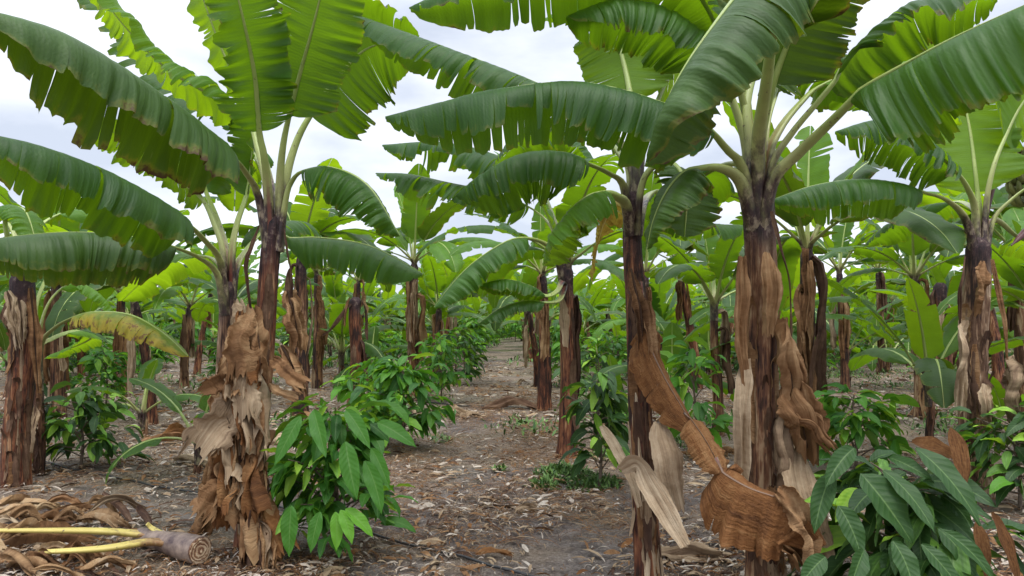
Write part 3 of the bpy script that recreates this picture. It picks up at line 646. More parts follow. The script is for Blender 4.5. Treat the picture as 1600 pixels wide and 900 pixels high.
# ---- I: yellowing sucker
bI = ground_pt(66, 6.9); tI = P(58, 570, 6.9)
I = hero('banana_sucker', bI, tI, .05, .04, [P(62, 680, 6.9)], 'trunk', 10)
tag(I, 'small banana sucker with arching yellow-streaked leaves beside the thick stem', 'banana plant', 'banana suckers')
hleaf(I, tI, [(64, 540, 6.9), (85, 512, 6.8), (118, 494, 6.7)], [(150, 487, 6.6), (205, 492, 6.5), (255, 520, 6.4), (294, 556, 6.3)], w=.23, droop=(.95, .9), rise=.1, tears=4, tear_depth=.4, seed=51, mat='leaf_yellow', base_r=.028)
hleaf(I, tI, [(60, 530, 6.95), (72, 480, 7.0), (96, 450, 7.1)], [(125, 442, 7.2), (165, 470, 7.3), (190, 520, 7.4)], w=.2, droop=(.8, .8), tears=3, seed=52, mat='leaf_young', base_r=.026)
hleaf(I, tI, [(62, 545, 6.9), (80, 530, 7.2), (105, 520, 7.5)], [(125, 518, 7.7), (140, 530, 7.9), (70, 560, 8.2)], w=.14, droop=(.7, .7), tears=2, seed=53, mat='leaf_young', base_r=.022)
hleaf(I, tI, [(58, 530, 6.9), (56, 480, 6.9), (70, 440, 7.0)], [(82, 420, 7.1), (75, 400, 7.1), (90, 380, 7.2)], w=.14, droop=(.4, .4), tears=2, seed=54, mat='leaf', base_r=.022)

# ---- C: slim dark stem at the right edge of the path
bC = ground_pt(1014, 3.95); tC = P(990, 300, 4.1)
Cc = hero('banana_plant', bC, tC, .078, .048, [P(1008, 800, 3.97), P(1000, 640, 4.0), P(994, 480, 4.05), P(988, 380, 4.1)], 'trunk_red', 13)
tag(Cc, 'slim banana plant with a dark red-brown stem at the right edge of the path', 'banana plant', 'large banana plants in front')
hleaf(Cc, tC, [(975, 290, 4.05), (950, 268, 3.95), (918, 254, 3.85)], [(880, 238, 3.8), (820, 240, 3.8), (765, 268, 3.85), (712, 305, 3.9)], w=.28, droop=(1.25, 1.0), rise=.1, tears=12, tear_depth=.3, seed=61, mat='leaf')
hleaf(Cc, tC, [(978, 320, 4.0), (965, 308, 3.9), (948, 302, 3.85)], [(915, 310, 3.8), (880, 345, 3.8), (850, 415, 3.85)], w=.27, droop=(.75, .9), rise=.2, tears=8, tear_depth=.3, seed=62, mat='leaf_young', hint=Vector((-.3, .1, .9)))
hleaf(Cc, tC, [(985, 270, 4.15), (968, 240, 4.3), (955, 222, 4.4)], [(930, 200, 4.6), (880, 190, 4.8), (830, 205, 5.0), (770, 260, 5.2)], w=.26, droop=(.8, .7), rise=.3, tears=14, tear_depth=.5, seed=63, mat='leaf', gaps=.2)
hleaf(Cc, tC, [(992, 250, 4.15), (992, 190, 4.2), (985, 150, 4.3)], [(975, 100, 4.4), (955, 30, 4.5), (920, -60, 4.5)], w=.27, droop=(.3, .4), rise=.4, tears=4, tear_depth=.5, seed=64, mat='leaf_young', hint=Vector((.1, .9, .3)))
hleaf(Cc, tC, [(1004, 290, 4.0), (1020, 262, 3.95), (1038, 256, 3.9)], [(1058, 262, 3.85), (1072, 300, 3.8), (1070, 370, 3.8)], w=.2, droop=(.7, .7), rise=.3, tears=4, seed=65, mat='leaf_old')
hleaf(Cc, tC, [(1000, 260, 4.2), (1010, 210, 4.4), (1030, 150, 4.6)], [(1060, 90, 4.8), (1100, 40, 5.0), (1160, 10, 5.2)], w=.36, droop=(.5, .5), rise=.3, tears=3, tear_depth=.3, seed=66, mat='leaf_young', hint=Vector((-.1, .6, .7)))
hleaf(Cc, tC, [(985, 330, 4.2), (972, 318, 4.35), (962, 318, 4.45)], [(950, 330, 4.5), (935, 370, 4.5), (925, 440, 4.5)], w=.17, droop=(.8, .8), tears=12, tear_depth=.8, seed=67, mat='dry_yellow', gaps=.3, pmat='petiole_y', label='dying yellow and brown hanging leaf')
hleaf(Cc, tC, [(1000, 330, 4.2), (1012, 305, 4.5), (1030, 300, 4.8)], [(1060, 330, 5.1), (1100, 350, 5.4), (1160, 352, 5.6)], w=.22, droop=(.8, .8), tears=9, seed=68, mat='leaf')
hleaf(Cc, tC, [(988, 262, 4.15), (960, 205, 4.2), (905, 162, 4.3)], [(835, 128, 4.4), (765, 100, 4.5), (690, 72, 4.6), (620, 46, 4.7), (556, 22, 4.8)], w=.29, droop=(1.15, .9), rise=.15, tears=10, tear_depth=.4, seed=611, mat='leaf', gaps=.1)
drape(Cc, 985, 420, 1006, 560, 3.93, 3.86, bow=6, w=.045, fold=.5, seed=81, mat='dry'); 
RK = dict(mat='dry_orange', pmat='dead_rib', nt_=58, base_r=.010, midr=.005, tipw=.3)
banana_leaf(Cc, lit([P(1002, 440, 3.98), P(1008, 500, 3.88)], Cc), lit([P(1016, 540, 3.82), P(1036, 585, 3.76), P(1062, 630, 3.68), P(1086, 668, 3.62)], Cc), w=.16, droop=(1.4, 1.1), rise=.1, tears=2, tear_depth=.4, seed=84, ripple=1.0, ragged=.09, label='rust-brown upper fold of a dead hanging leaf', **RK)
banana_leaf(Cc, lit([P(1070, 645, 3.66), P(1076, 652, 3.64)], Cc), lit([P(1080, 655, 3.63), P(1104, 690, 3.58), P(1130, 738, 3.52)], Cc), w=.12, droop=(1.0, .6), rise=.4, tears=1, tear_depth=.5, seed=86, ripple=1.0, ragged=.10, label='ragged middle fold of a dead hanging leaf', **RK)
banana_leaf(Cc, lit([P(1118, 715, 3.54), P(1126, 730, 3.52)], Cc), lit([P(1132, 740, 3.5), P(1170, 762, 3.46), P(1215, 778, 3.42), P(1262, 800, 3.38), P(1292, 850, 3.36)], Cc), w=.27, droop=(1.5, .8), rise=.2, tears=2, tear_depth=.5, seed=87, ripple=1.3, ragged=.09, label='broad rust-brown crumpled blade hanging low', **RK)
dry_leaf(Cc, lit(pts3([(1215, 765, 3.42), (1240, 785, 3.38), (1262, 830, 3.34), (1272, 880, 3.32)]), Cc), w=.07, fold=.8, folds=1.2, seed=88, mat='dry', mid=False, crumple=1.2)
drape(Cc, 1030, 660, 1058, 790, 3.75, 3.68, w=.075, fold=.25, folds=1.1, seed=85, mat='straw', mid=False, ragged=.15, crumple=.4, label='pale tan peeled sheath')
dry_leaf(Cc, lit(pts3([(970, 735, 3.74), (995, 725, 3.66), (1020, 765, 3.6), (1070, 852, 3.5)]), Cc), w=.055, fold=.15, folds=1, seed=86, mat='straw', mid=False, ragged=.08, crumple=.25, label='pale grey folded sheath leaning on the stem')
dry_leaf(Cc, lit(pts3([(940, 665, 4.2), (962, 700, 4.05), (985, 740, 3.9), (1000, 790, 3.85)]), Cc), w=.035, fold=.3, folds=2, seed=87, mat='straw', mid=False, ragged=.1, crumple=.3)
drape(Cc, 1012, 470, 1020, 640, 3.9, 3.82, bow=6, w=.03, fold=.5, seed=88, mat='dry', mid=False)

# ---- D: the thick plant on the right
bD = ground_pt(1192, 4.0); tD = P(1183, 292, 4.0)
D = hero('banana_plant', bD, tD, .105, .078, [P(1192, 800, 4.0), P(1188, 620, 4.0), P(1190, 450, 4.0)], 'trunk', 17)
tag(D, 'thickest banana plant in front, black throat and pale peeling sheaths on its stem', 'banana plant', 'large banana plants in front')
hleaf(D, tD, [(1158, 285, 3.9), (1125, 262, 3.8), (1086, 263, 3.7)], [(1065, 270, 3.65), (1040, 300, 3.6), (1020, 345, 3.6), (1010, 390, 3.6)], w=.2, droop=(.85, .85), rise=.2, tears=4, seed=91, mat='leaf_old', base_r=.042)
hleaf(D, tD, [(1160, 262, 3.9), (1135, 232, 3.8), (1112, 205, 3.7)], [(1075, 175, 3.6), (1040, 163, 3.55), (960, 138, 3.5), (880, 128, 3.5), (760, 143, 3.5), (690, 160, 3.5), (602, 182, 3.5)], w=.31, droop=(1.35, 1.1), rise=.05, tears=26, tear_depth=.35, seed=92, mat='leaf', base_r=.042, gaps=.08, nt_=110)
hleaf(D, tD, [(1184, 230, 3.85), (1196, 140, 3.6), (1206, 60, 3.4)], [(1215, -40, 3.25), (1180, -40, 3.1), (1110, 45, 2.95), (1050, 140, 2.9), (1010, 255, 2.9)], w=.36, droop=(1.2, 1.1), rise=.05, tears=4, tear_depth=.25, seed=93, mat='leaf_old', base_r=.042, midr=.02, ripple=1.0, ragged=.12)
hleaf(D, tD, [(1208, 280, 3.88), (1250, 236, 3.8), (1298, 190, 3.65), (1330, 158, 3.55)], [(1350, 138, 3.5), (1420, 98, 3.35), (1500, 55, 3.2), (1640, -10, 3.0)], w=.43, droop=(1.25, 1.1), rise=.08, tears=4, tear_depth=.15, seed=94, mat='leaf', base_r=.043, midr=.020, ripple=.8)
hleaf(D, tD, [(1202, 262, 3.92), (1234, 208, 3.9), (1278, 156, 3.86), (1304, 124, 3.84)], [(1320, 95, 3.85), (1380, 40, 3.8), (1450, 5, 3.7), (1560, -5, 3.6)], w=.34, droop=(.6, .9), rise=.2, tears=3, tear_depth=.2, seed=95, mat='leaf', base_r=.041, midr=.019)
hleaf(D, tD, [(1198, 250, 4.0), (1218, 200, 4.05), (1252, 158, 4.15), (1284, 132, 4.25)], [(1370, 100, 4.4), (1430, 130, 4.6), (1490, 195, 4.8)], w=.33, droop=(.8, .8), rise=.2, tears=5, seed=96, mat='leaf_young', base_r=.04)
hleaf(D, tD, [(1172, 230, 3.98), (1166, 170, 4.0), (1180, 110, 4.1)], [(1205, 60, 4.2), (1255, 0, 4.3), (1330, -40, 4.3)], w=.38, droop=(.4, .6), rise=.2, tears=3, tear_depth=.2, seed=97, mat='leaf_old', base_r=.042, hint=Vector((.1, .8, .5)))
hleaf(D, tD, [(1192, 220, 4.05), (1205, 160, 4.2), (1230, 110, 4.4)], [(1265, 90, 4.6), (1320, 110, 4.8), (1350, 170, 5.0)], w=.34, droop=(.6, .7), rise=.2, tears=4, seed=98, mat='leaf', base_r=.04)
hleaf(D, tD, [(1168, 240, 4.0), (1150, 170, 4.0), (1120, 100, 4.0)], [(1090, 60, 3.95), (1030, 20, 3.9), (960, 5, 3.85), (885, 25, 3.8)], w=.33, droop=(.8, .9), rise=.2, tears=6, tear_depth=.2, seed=99, mat='leaf', base_r=.04)
hleaf(D, tD, [(1176, 230, 4.1), (1165, 120, 4.2), (1150, 40, 4.3)], [(1130, -20, 4.4), (1060, -60, 4.5), (960, -40, 4.5), (850, 30, 4.6)], w=.32, droop=(.7, .8), rise=.2, tears=9, tear_depth=.5, seed=991, mat='leaf_young', base_r=.04)
hleaf(D, tD, [(1170, 265, 4.1), (1150, 255, 4.4), (1120, 262, 4.8)], [(1080, 285, 5.2), (1010, 320, 5.6), (930, 345, 6.0)], w=.27, droop=(.85, .7), rise=.3, tears=9, seed=992, mat='leaf')
hleaf(D, tD, [(1172, 235, 4.05), (1160, 150, 4.0), (1130, 60, 3.95)], [(1080, -20, 3.9), (980, -60, 3.85), (860, -45, 3.8), (740, -22, 3.8), (640, 12, 3.85)], w=.30, droop=(1.1, .9), rise=.15, tears=18, tear_depth=.7, seed=993, mat='leaf', base_r=.04, gaps=.1)
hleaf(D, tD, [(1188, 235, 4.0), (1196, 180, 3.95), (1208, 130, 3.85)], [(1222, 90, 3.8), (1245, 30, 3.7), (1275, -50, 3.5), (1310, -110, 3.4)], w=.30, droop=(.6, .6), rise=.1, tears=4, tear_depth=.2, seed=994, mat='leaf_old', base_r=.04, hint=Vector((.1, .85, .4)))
drape(D, 1160, 400, 1168, 640, 3.86, 3.84, bow=-4, w=.05, fold=.5, folds=1.6, seed=111, mat='sheath', mid=False, ragged=.15, crumple=.5, label='split tan sheath curling open')
drape(D, 1200, 395, 1200, 520, 3.85, 3.83, bow=6, w=.055, fold=.5, folds=1.6, seed=112, mat='sheath', mid=False, ragged=.15, crumple=.5)
drape(D, 1166, 560, 1160, 760, 3.84, 3.80, bow=-4, w=.05, fold=.5, folds=1.6, seed=113, mat='straw', mid=False, ragged=.15, crumple=.4)
drape(D, 1205, 330, 1236, 560, 3.9, 3.88, bow=14, w=.016, fold=.3, seed=114, mat='dark_dry', mid=False)
drape(D, 1222, 500, 1240, 640, 3.92, 3.85, bow=4, w=.09, fold=.7, seed=115, mat='sheath'); drape(D, 1240, 600, 1262, 700, 3.88, 3.78, w=.12, fold=.6, seed=116, mat='sheath')
drape(D, 1225, 620, 1222, 760, 3.9, 3.82, w=.07, fold=.7, seed=117, mat='straw'); drape(D, 1240, 700, 1290, 880, 3.85, 3.7, bow=-6, w=.095, fold=.3, folds=1.2, seed=118, mat='straw', mid=False, ragged=.12, crumple=.4, label='long pale tan sheath leaning from the stem')
drape(D, 1232, 640, 1290, 690, 3.86, 3.72, bow=10, w=.07, fold=.5, seed=119, mat='sheath')
drape(D, 1210, 760, 1240, 870, 3.86, 3.75, w=.09, fold=.6, seed=120, mat='dry')

# ---- E: plant with the bunch at the right edge
bE = ground_pt(1520, 6.2); tE = P(1530, 372, 6.2)
E = hero('banana_plant', bE, tE, .118, .090, [P(1520, 650, 6.2), P(1522, 520, 6.2)], 'trunk_pale', 23)
tag(E, 'stout banana plant with mottled tan stem and a hanging fruit bunch', 'banana plant', 'large banana plants in front')
hleaf(E, tE, [(1510, 345, 6.15), (1480, 312, 6.0), (1438, 298, 5.9)], [(1400, 286, 5.85), (1340, 280, 5.8), (1270, 290, 5.8), (1205, 312, 5.8)], w=.31, droop=(1.3, 1), rise=.1, tears=10, tear_depth=.3, seed=121, mat='leaf', base_r=.045)
hleaf(E, tE, [(1524, 330, 6.2), (1510, 290, 6.1), (1492, 266, 6.0)], [(1460, 235, 5.9), (1415, 205, 5.8), (1365, 190, 5.8), (1305, 205, 5.8)], w=.36, droop=(1.15, 1), rise=.1, tears=16, tear_depth=.55, seed=122, mat='leaf', base_r=.045, gaps=.15)
hleaf(E, tE, [(1530, 330, 6.25), (1527, 300, 6.28)], [(1523, 262, 6.3), (1514, 195, 6.4), (1495, 120, 6.5), (1450, 40, 6.5)], w=.46, droop=(.4, .5), rise=.2, tears=4, tear_depth=.3, seed=123, mat='leaf_young', base_r=.04, hint=Vector((.1, .8, .5)))
hleaf(E, tE, [(1540, 320, 6.2), (1552, 260, 6.2), (1570, 215, 6.3)], [(1595, 165, 6.4), (1640, 110, 6.5), (1710, 90, 6.5)], w=.40, droop=(.5, .5), rise=.2, tears=4, tear_depth=.3, seed=124, mat='leaf_young', base_r=.04, hint=Vector((-.1, .8, .6)))
hleaf(E, tE, [(1550, 345, 6.2), (1575, 315, 6.2), (1610, 290, 6.2)], [(1650, 280, 6.1), (1720, 300, 6.1), (1780, 360, 6.1)], w=.3, droop=(.8, .8), tears=5, seed=125, mat='leaf', base_r=.04)
hleaf(E, tE, [(1528, 340, 6.3), (1512, 320, 6.8), (1490, 315, 7.3)], [(1450, 325, 7.7), (1400, 350, 8.2), (1350, 385, 8.6)], w=.28, droop=(.8, .8), tears=6, seed=126, mat='leaf')
hleaf(E, tE, [(1545, 350, 6.3), (1560, 345, 6.6), (1590, 370, 6.9)], [(1620, 380, 7.1), (1680, 400, 7.3), (1740, 450, 7.5)], w=.28, droop=(.8, .8), tears=6, seed=127, mat='leaf_young')
drape(E, 1550, 405, 1578, 640, 6.05, 6.0, bow=8, w=.028, fold=.4, seed=131, mat='dry', mid=False); drape(E, 1575, 560, 1588, 660, 6.0, 5.95, w=.10, fold=.6, seed=132, mat='straw')
drape(E, 1508, 400, 1500, 520, 6.04, 6.02, bow=-5, w=.02, fold=.4, seed=133, mat='dark_dry', mid=False); drape(E, 1535, 410, 1530, 480, 6.03, 5.99, w=.08, fold=.5, seed=134, mat='dry', mid=False)
drape(E, 1505, 500, 1498, 640, 6.03, 5.99, w=.07, fold=.5, seed=135, mat='straw', mid=False); drape(E, 1540, 600, 1545, 680, 6.0, 5.97, w=.05, fold=.5, seed=136, mat='straw', mid=False)
# bunch and bud (parts of the plant)
mb = MB(); stalk = lit(pts3([(1536, 350, 6.35), (1555, 280, 6.5), (1586, 232, 6.8), (1608, 262, 6.9), (1612, 345, 6.9)]), E)
sp_, _ = spline(stalk, 16); tube(mb, sp_, lambda t: .028, 8); mb.build('bunch_stalk', M['bud'], E)
mb = MB(); rb = random.Random(4)
for h_ in range(5):
    c0 = stalk[2].lerp(stalk[4], .15 + .15 * h_)
    for k in range(11):
        a = k * 2 * math.pi / 11 + h_ * .3; d = Vector((math.cos(a), math.sin(a), 0)); l = .17 * rb.uniform(.85, 1.1)
        f, _ = spline([c0 + d * .02, c0 + d * .09 + Vector((0, 0, -.01)), c0 + d * .13 + Vector((0, 0, .05)), c0 + d * .14 + Vector((0, 0, l * .75))], 8)
        tube(mb, f, lambda t: .005 + .021 * math.sin(min(1, t * 1.08 + .04) * math.pi) ** .5, 6)
mb.build('fruit_bunch', M['bunch'], E)
mb = MB(); f, _ = spline(lit(pts3([(1614, 348, 6.88), (1602, 362, 6.8), (1580, 384, 6.7)]), E), 10); tube(mb, f, lambda t: .006 + .026 * math.sin(min(1, t + .08) * math.pi) ** .8, 12); mb.build('flower_bud', M['bud'], E)

# ------------------------------------------------------------------ cacao saplings
def c_leaf(mb, base, d, length, width, rng, sag=.6, nx=8, ny=2, mi=0, pet=.03, S0=None, tl=None):
    """one drooping cacao leaf: pointed oval, folded a little along its midrib"""
    T = d.normalized(); S = T.cross(Vector((0, 0, 1)))
    if S.length < .05: S = Vector((rng.uniform(-1, 1), rng.uniform(-1, 1), 0))
    if S0 is not None: S = S0.copy()
    S.normalize(); tilt = rng.gauss(0, .5) if tl is None else tl; p = base + T * pet; rows, uvs = [], []
    ds = length / nx; fold = rng.uniform(.1, .45); wv = rng.uniform(0, 6); curl = rng.gauss(0, .25)
    for i in range(nx + 1):
        t = i / nx; prof = (math.sin(math.pi * min(1, t ** .82 * .97 + .015)) ** .8) * (1 - .25 * t) if t < .9 else .26 * (1 - t) / .1 * .8 + .02
        Nn = S.cross(T).normalized(); S2 = S * math.cos(tilt) + Nn * math.sin(tilt); N2 = Nn * math.cos(tilt) - S * math.sin(tilt)
        row, ur = [], []
        for j in range(-ny, ny + 1):
            v = j / ny
            row.append(p + S2 * (v * prof * width * .5 * math.cos(fold)) + N2 * (abs(v) * prof * width * .5 * math.sin(fold) + .05 * width * math.sin(t * 17 + wv + v * 2) * abs(v)))
            ur.append((t, v))
        rows.append(row); uvs.append(ur); p = p + T * ds
        T = (T + Vector((0, 0, -1)) * sag * ds / length + S * curl * ds / length).normalized(); S = (S - T * S.dot(T)).normalized()
    mb.grid(rows, uvs, mi=mi)

def cacao(loc, h=1.0, rad=.42, n=110, ll=.24, seed=0, mat='cacao', res=(8, 2), name='cacao_sapling', low=.12, rz=0, young=0, openness=.25):
    rng = random.Random(seed); root = empty(name, loc, rz); st = MB(); mb = MB(); ym = MB()
    main = [Vector((0, 0, -.04)), Vector((.02, .01, h * .3)), Vector((-.01, .02, h * .6)), Vector((0, 0, h * .86))]
    sp_, _ = spline(main, 12); tube(st, sp_, lambda t: .017 - .010 * t, 7)
    tips = []
    for k in range(max(7, n // 9)):
        a = k * 2.4 + rng.random(); f = (k + .5) / max(7, n // 9); z0 = h * (.12 + .70 * f); out = rad * (1 - .45 * max(0, f - .45) / .55) * rng.uniform(.35, .95)
        z1 = min(h * .97, z0 + h * rng.uniform(.02, .26)); e = Vector((math.cos(a) * out, math.sin(a) * out, z1))
        q, _ = spline([Vector((0, 0, z0)), Vector((math.cos(a) * out * .5, math.sin(a) * out * .5, z0 + (z1 - z0) * .7)), e], 6); tube(st, q, lambda t: .008 - .005 * t, 5); tips.append((q, a))
    tips.append((sp_[-5:], 0))
    st.build('stem', M['stem'], root)
    for k in range(n):
        q, a = tips[rng.randrange(len(tips))]; b = q[rng.randrange(len(q) // 2, len(q))]
        aa = a + rng.gauss(0, .9); el = rng.uniform(-.9, .35) if rng.random() > openness else rng.uniform(-.2, .7)
        d = Vector((math.cos(aa) * math.cos(el), math.sin(aa) * math.cos(el), math.sin(el)))
        b = b + Vector((rng.gauss(0, .03), rng.gauss(0, .03), rng.gauss(0, .03)))
        l = ll * rng.uniform(.55, 1.15)
        if b.z + d.z * l - .4 * l < low * h * .3: b.z += .4 * l
        c_leaf(mb if rng.random() > young else ym, b, d, l, l * rng.uniform(.36, .46), rng, sag=rng.uniform(.5, 1.6), nx=res[0], ny=res[1])
    b = len(mb.v); mb.v += ym.v; mb.f += [[b + i for i in f] for f in ym.f]; mb.uv += ym.uv; mb.m += [1] * len(ym.f)
    mb.build('foliage', [M[mat], M['cacao_bright']], root)
    return root
def leafspray(root, items, mat, name, label=None, seed=0, nx=12, ny=4):
    """large leaves in front, each a part: base and tip points and relative width"""
    rng = random.Random(seed)
    for (b, e, wd) in items:
        b, e = P(*b), P(*e); d = e - b; l = d.length; d = d + Vector((0, 0, .28 * l)); mb = MB()
        c_leaf(mb, b - root.location, d, l * 1.04, l * wd, rng, sag=.75, nx=nx, ny=ny, pet=0, S0=d.cross(Vector((rng.gauss(0, .15), -.75, .6))), tl=rng.gauss(0, .15))
        o = mb.build(name, M[mat], root)
        if label: o['label'] = label

K1 = tag(cacao(ground_pt(525, 4.75), h=1.0, rad=.40, n=380, ll=.22, seed=3, young=.06, res=(9, 3)), 'bushy cacao sapling with bright young leaves beside the tall plant in dry leaves', 'cacao plant', 'cacao saplings along the path')
leafspray(K1, [((470, 650, 4.4), (436, 728, 4.3), .33), ((490, 640, 4.4), (503, 715, 4.25), .36), ((540, 640, 4.3), (574, 702, 4.2), .36), ((580, 700, 4.3), (606, 765, 4.2), .34), ((590, 660, 4.4), (642, 705, 4.3), .4),
    ((500, 800, 4.2), (485, 862, 4.15), .42), ((455, 790, 4.2), (450, 868, 4.15), .42), ((540, 690, 4.25), (548, 780, 4.15), .4), ((570, 720, 4.25), (600, 800, 4.15), .36)], 'cacao', 'leaf', seed=2)
leafspray(K1, [((524, 800, 4.2), (530, 858, 4.15), .42), ((540, 795, 4.2), (578, 842, 4.15), .42), ((532, 797, 4.18), (552, 848, 4.12), .42)], 'cacao_bright', 'leaf', 'bright yellow-green young leaf', seed=4)
K2 = tag(cacao(ground_pt(630, 8.3), h=1.05, rad=.50, n=300, ll=.27, seed=5, young=.12), 'rounded cacao sapling at the left path edge, second from the viewer', 'cacao plant', 'cacao saplings along the path')
K2b = tag(cacao(ground_pt(582, 9.3), h=.95, rad=.45, n=200, ll=.25, seed=6, young=.2), 'cacao sapling directly behind the second one, near the broken stump', 'cacao plant', 'cacao saplings along the path')
tag(cacao(ground_pt(130, 7.2), h=.82, rad=.52, n=200, ll=.24, seed=8, mat='cacao_dark', young=.08), 'low dark cacao sapling beside the thick stem and the sucker', 'cacao plant', 'cacao saplings left of the path')
tag(cacao(ground_pt(168, 12), h=.98, rad=.62, n=190, ll=.24, seed=9, mat='cacao', young=.05, res=(6, 2)), 'wide cacao sapling on bare litter behind the yellowing sucker', 'cacao plant', 'cacao saplings left of the path')
tag(cacao(ground_pt(60, 11.5), h=1.1, rad=.6, n=160, ll=.24, seed=10, mat='cacao_dark', res=(6, 2)), 'dark cacao sapling just right of the thick stem at mid distance', 'cacao plant', 'cacao saplings left of the path')
tag(cacao(ground_pt(935, 6.6), h=1.05, rad=.34, n=150, ll=.25, seed=12, mat='cacao_dark', young=.08), 'dark cacao sapling between the slim red stem and the stem with broad leaves', 'cacao plant', 'cacao saplings right of the path')
tag(cacao(ground_pt(1085, 7.6), h=1.28, rad=.35, n=90, ll=.27, seed=13, young=.2), 'tall thin cacao sapling between the slim and the thickest stem', 'cacao plant', 'cacao saplings right of the path')
tag(cacao(ground_pt(1332, 7.0), h=.85, rad=.45, n=170, ll=.26, seed=14, young=.25), 'bright cacao sapling on litter midway between the two stout stems', 'cacao plant', 'cacao saplings right of the path')
tag(cacao(ground_pt(1585, 5.7), h=.85, rad=.5, n=200, ll=.24, seed=15, mat='cacao_dark', young=.12), 'dark cacao sapling at the foot of the plant with the bunch', 'cacao plant', 'cacao saplings right of the path')
K8 = tag(cacao(ground_pt(1400, 3.75), h=.78, rad=.48, n=190, ll=.34, seed=16, mat='cacao_dark', young=.0, res=(12, 3)), 'large-leaved dark cacao sapling in front with orange-brown dying leaves', 'cacao plant', 'cacao saplings right of the path')
leafspray(K8, [((1345, 740, 3.3), (1415, 850, 3.15), .55), ((1380, 735, 3.3), (1465, 830, 3.1), .34), ((1430, 700, 3.3), (1535, 815, 3.1), .36), ((1390, 715, 3.35), (1450, 755, 3.2), .4), ((1475, 830, 3.1), (1555, 905, 3.0), .34), ((1395, 845, 3.1), (1440, 930, 3.0), .5),
    ((1310, 790, 3.25), (1350, 870, 3.15), .5), ((1440, 850, 3.1), (1500, 930, 3.0), .4), ((1335, 700, 3.4), (1290, 760, 3.3), .42), ((1300, 740, 3.4), (1270, 830, 3.3), .4), ((1290, 870, 3.1), (1255, 915, 3.05), .6), ((1350, 860, 3.1), (1330, 925, 3.0), .5)], 'cacao_dark', 'leaf', 'broad ribbed dark green leaf', seed=7, nx=14)
leafspray(K8, [((1485, 668, 3.5), (1518, 765, 3.35), .30), ((1425, 690, 3.6), (1500, 720, 3.5), .5), ((1550, 800, 3.2), (1590, 915, 3.1), .26), ((1525, 815, 3.3), (1545, 905, 3.2), .3)], 'dry_orange', 'leaf', 'orange-brown dying leaf', seed=9, nx=14)
ords = ['third', 'fourth', 'fifth', 'sixth', 'seventh', 'eighth', 'ninth', 'tenth', 'eleventh']
kp = [cacao((0, 0, 0), h=1.25, rad=.62, n=200, ll=.26, seed=21, young=.15, res=(5, 1)), cacao((0, 0, 0), h=1.1, rad=.55, n=170, ll=.26, seed=22, mat='cacao_dark', young=.1, res=(5, 1)), cacao((0, 0, 0), h=1.0, rad=.5, n=140, ll=.26, seed=23, young=.4, res=(5, 1))]
used = set()
def put_cacao(v, x, y, s, label, group, rz):
    o = kp[v] if v not in used else copy_tree(kp[v]); used.add(v)
    o.location = (x, y, ground_h(x, y) - .01); o.rotation_euler.z = rz; o.scale = (s, s, s); tag(o, label, 'cacao plant', group); return o
rr_ = random.Random(77)
for i in range(9):
    y = 12.6 + i * 3.4; put_cacao(i % 3, -1.25 + rr_.uniform(-.15, .1), y, 1.0 + .25 * (i > 0) + rr_.uniform(-.1, .1), f'leafy cacao sapling, {ords[i]} of the row along the left path edge', 'cacao saplings along the path', rr_.random() * 6)
for i in range(8):
    y = 11.2 + i * 4; put_cacao((i + 1) % 3, 1.25 + rr_.uniform(-.15, .2), y, .95 + rr_.uniform(-.1, .2), f'cacao sapling among the stems of the right-hand row, {ords[i]} from the viewer', 'cacao saplings right of the path', rr_.random() * 6)

# ------------------------------------------------------------------ plants of the middle distance, each at its own place
def mid(px, Y, ty, r0, seed, label, nleaf=9, ll=1.9, trunk='trunk', dry=4, lean=.1, az=None, res=(34, 5)):
    rng = random.Random(seed); H = CAMH + (490 - ty) / FPX * Y
    o = grown_plant(rng, H=H, nleaf=nleaf, ll=ll, r0=r0, trunk=trunk, dry=dry, lean=lean, res=res)
    x = GX(px, Y); o.location = (x, Y, ground_h(x, Y) - .01); o.rotation_euler.z = rng.random() * 6 if az is None else az
    return tag(o, label, 'banana plant', 'banana plants in the middle distance')
G = mid(885, 8.0, 412, .115, 201, 'straight reddish banana stem at the right path edge behind the slim one', nleaf=7, ll=1.7, trunk='trunk_red', dry=2, lean=.03, az=0)
tG = Vector((GX(882, 8), 8.0, CAMH + (490 - 408) / FPX * 8))
hleaf(G, tG, [(868, 395, 7.9), (850, 380, 7.8), (822, 372, 7.6)], [(790, 378, 7.5), (740, 410, 7.4), (705, 445, 7.3), (678, 480, 7.2)], w=.32, droop=(.9, .85), rise=.15, tears=9, tear_depth=.3, seed=141, mat='leaf')
hleaf(G, tG, [(878, 440, 7.8), (870, 455, 7.6), (852, 462, 7.5)], [(830, 448, 7.5), (790, 437, 7.4), (748, 445, 7.4)], w=.22, droop=(.85, .8), rise=.15, tears=4, tear_depth=.2, seed=142, mat='leaf')
hleaf(G, tG, [(880, 455, 7.8), (872, 470, 7.6), (850, 472, 7.5)], [(820, 470, 7.45), (780, 482, 7.4), (748, 505, 7.35)], w=.19, droop=(.7, .8), rise=.15, tears=3, tear_depth=.2, seed=143, mat='leaf')
hleaf(G, tG, [(888, 380, 8), (905, 330, 8), (935, 300, 8)], [(930, 260, 8), (900, 220, 8), (850, 210, 8), (790, 240, 8)], w=.36, droop=(.9, .8), rise=.2, tears=12, seed=144, mat='leaf')
hleaf(G, tG, [(878, 380, 8.1), (862, 330, 8.3), (845, 290, 8.5)], [(820, 265, 8.7), (770, 240, 8.9), (690, 222, 9.1), (598, 226, 9.2)], w=.46, droop=(1.15, .9), rise=.2, tears=16, tear_depth=.6, seed=145, mat='leaf', gaps=.2)
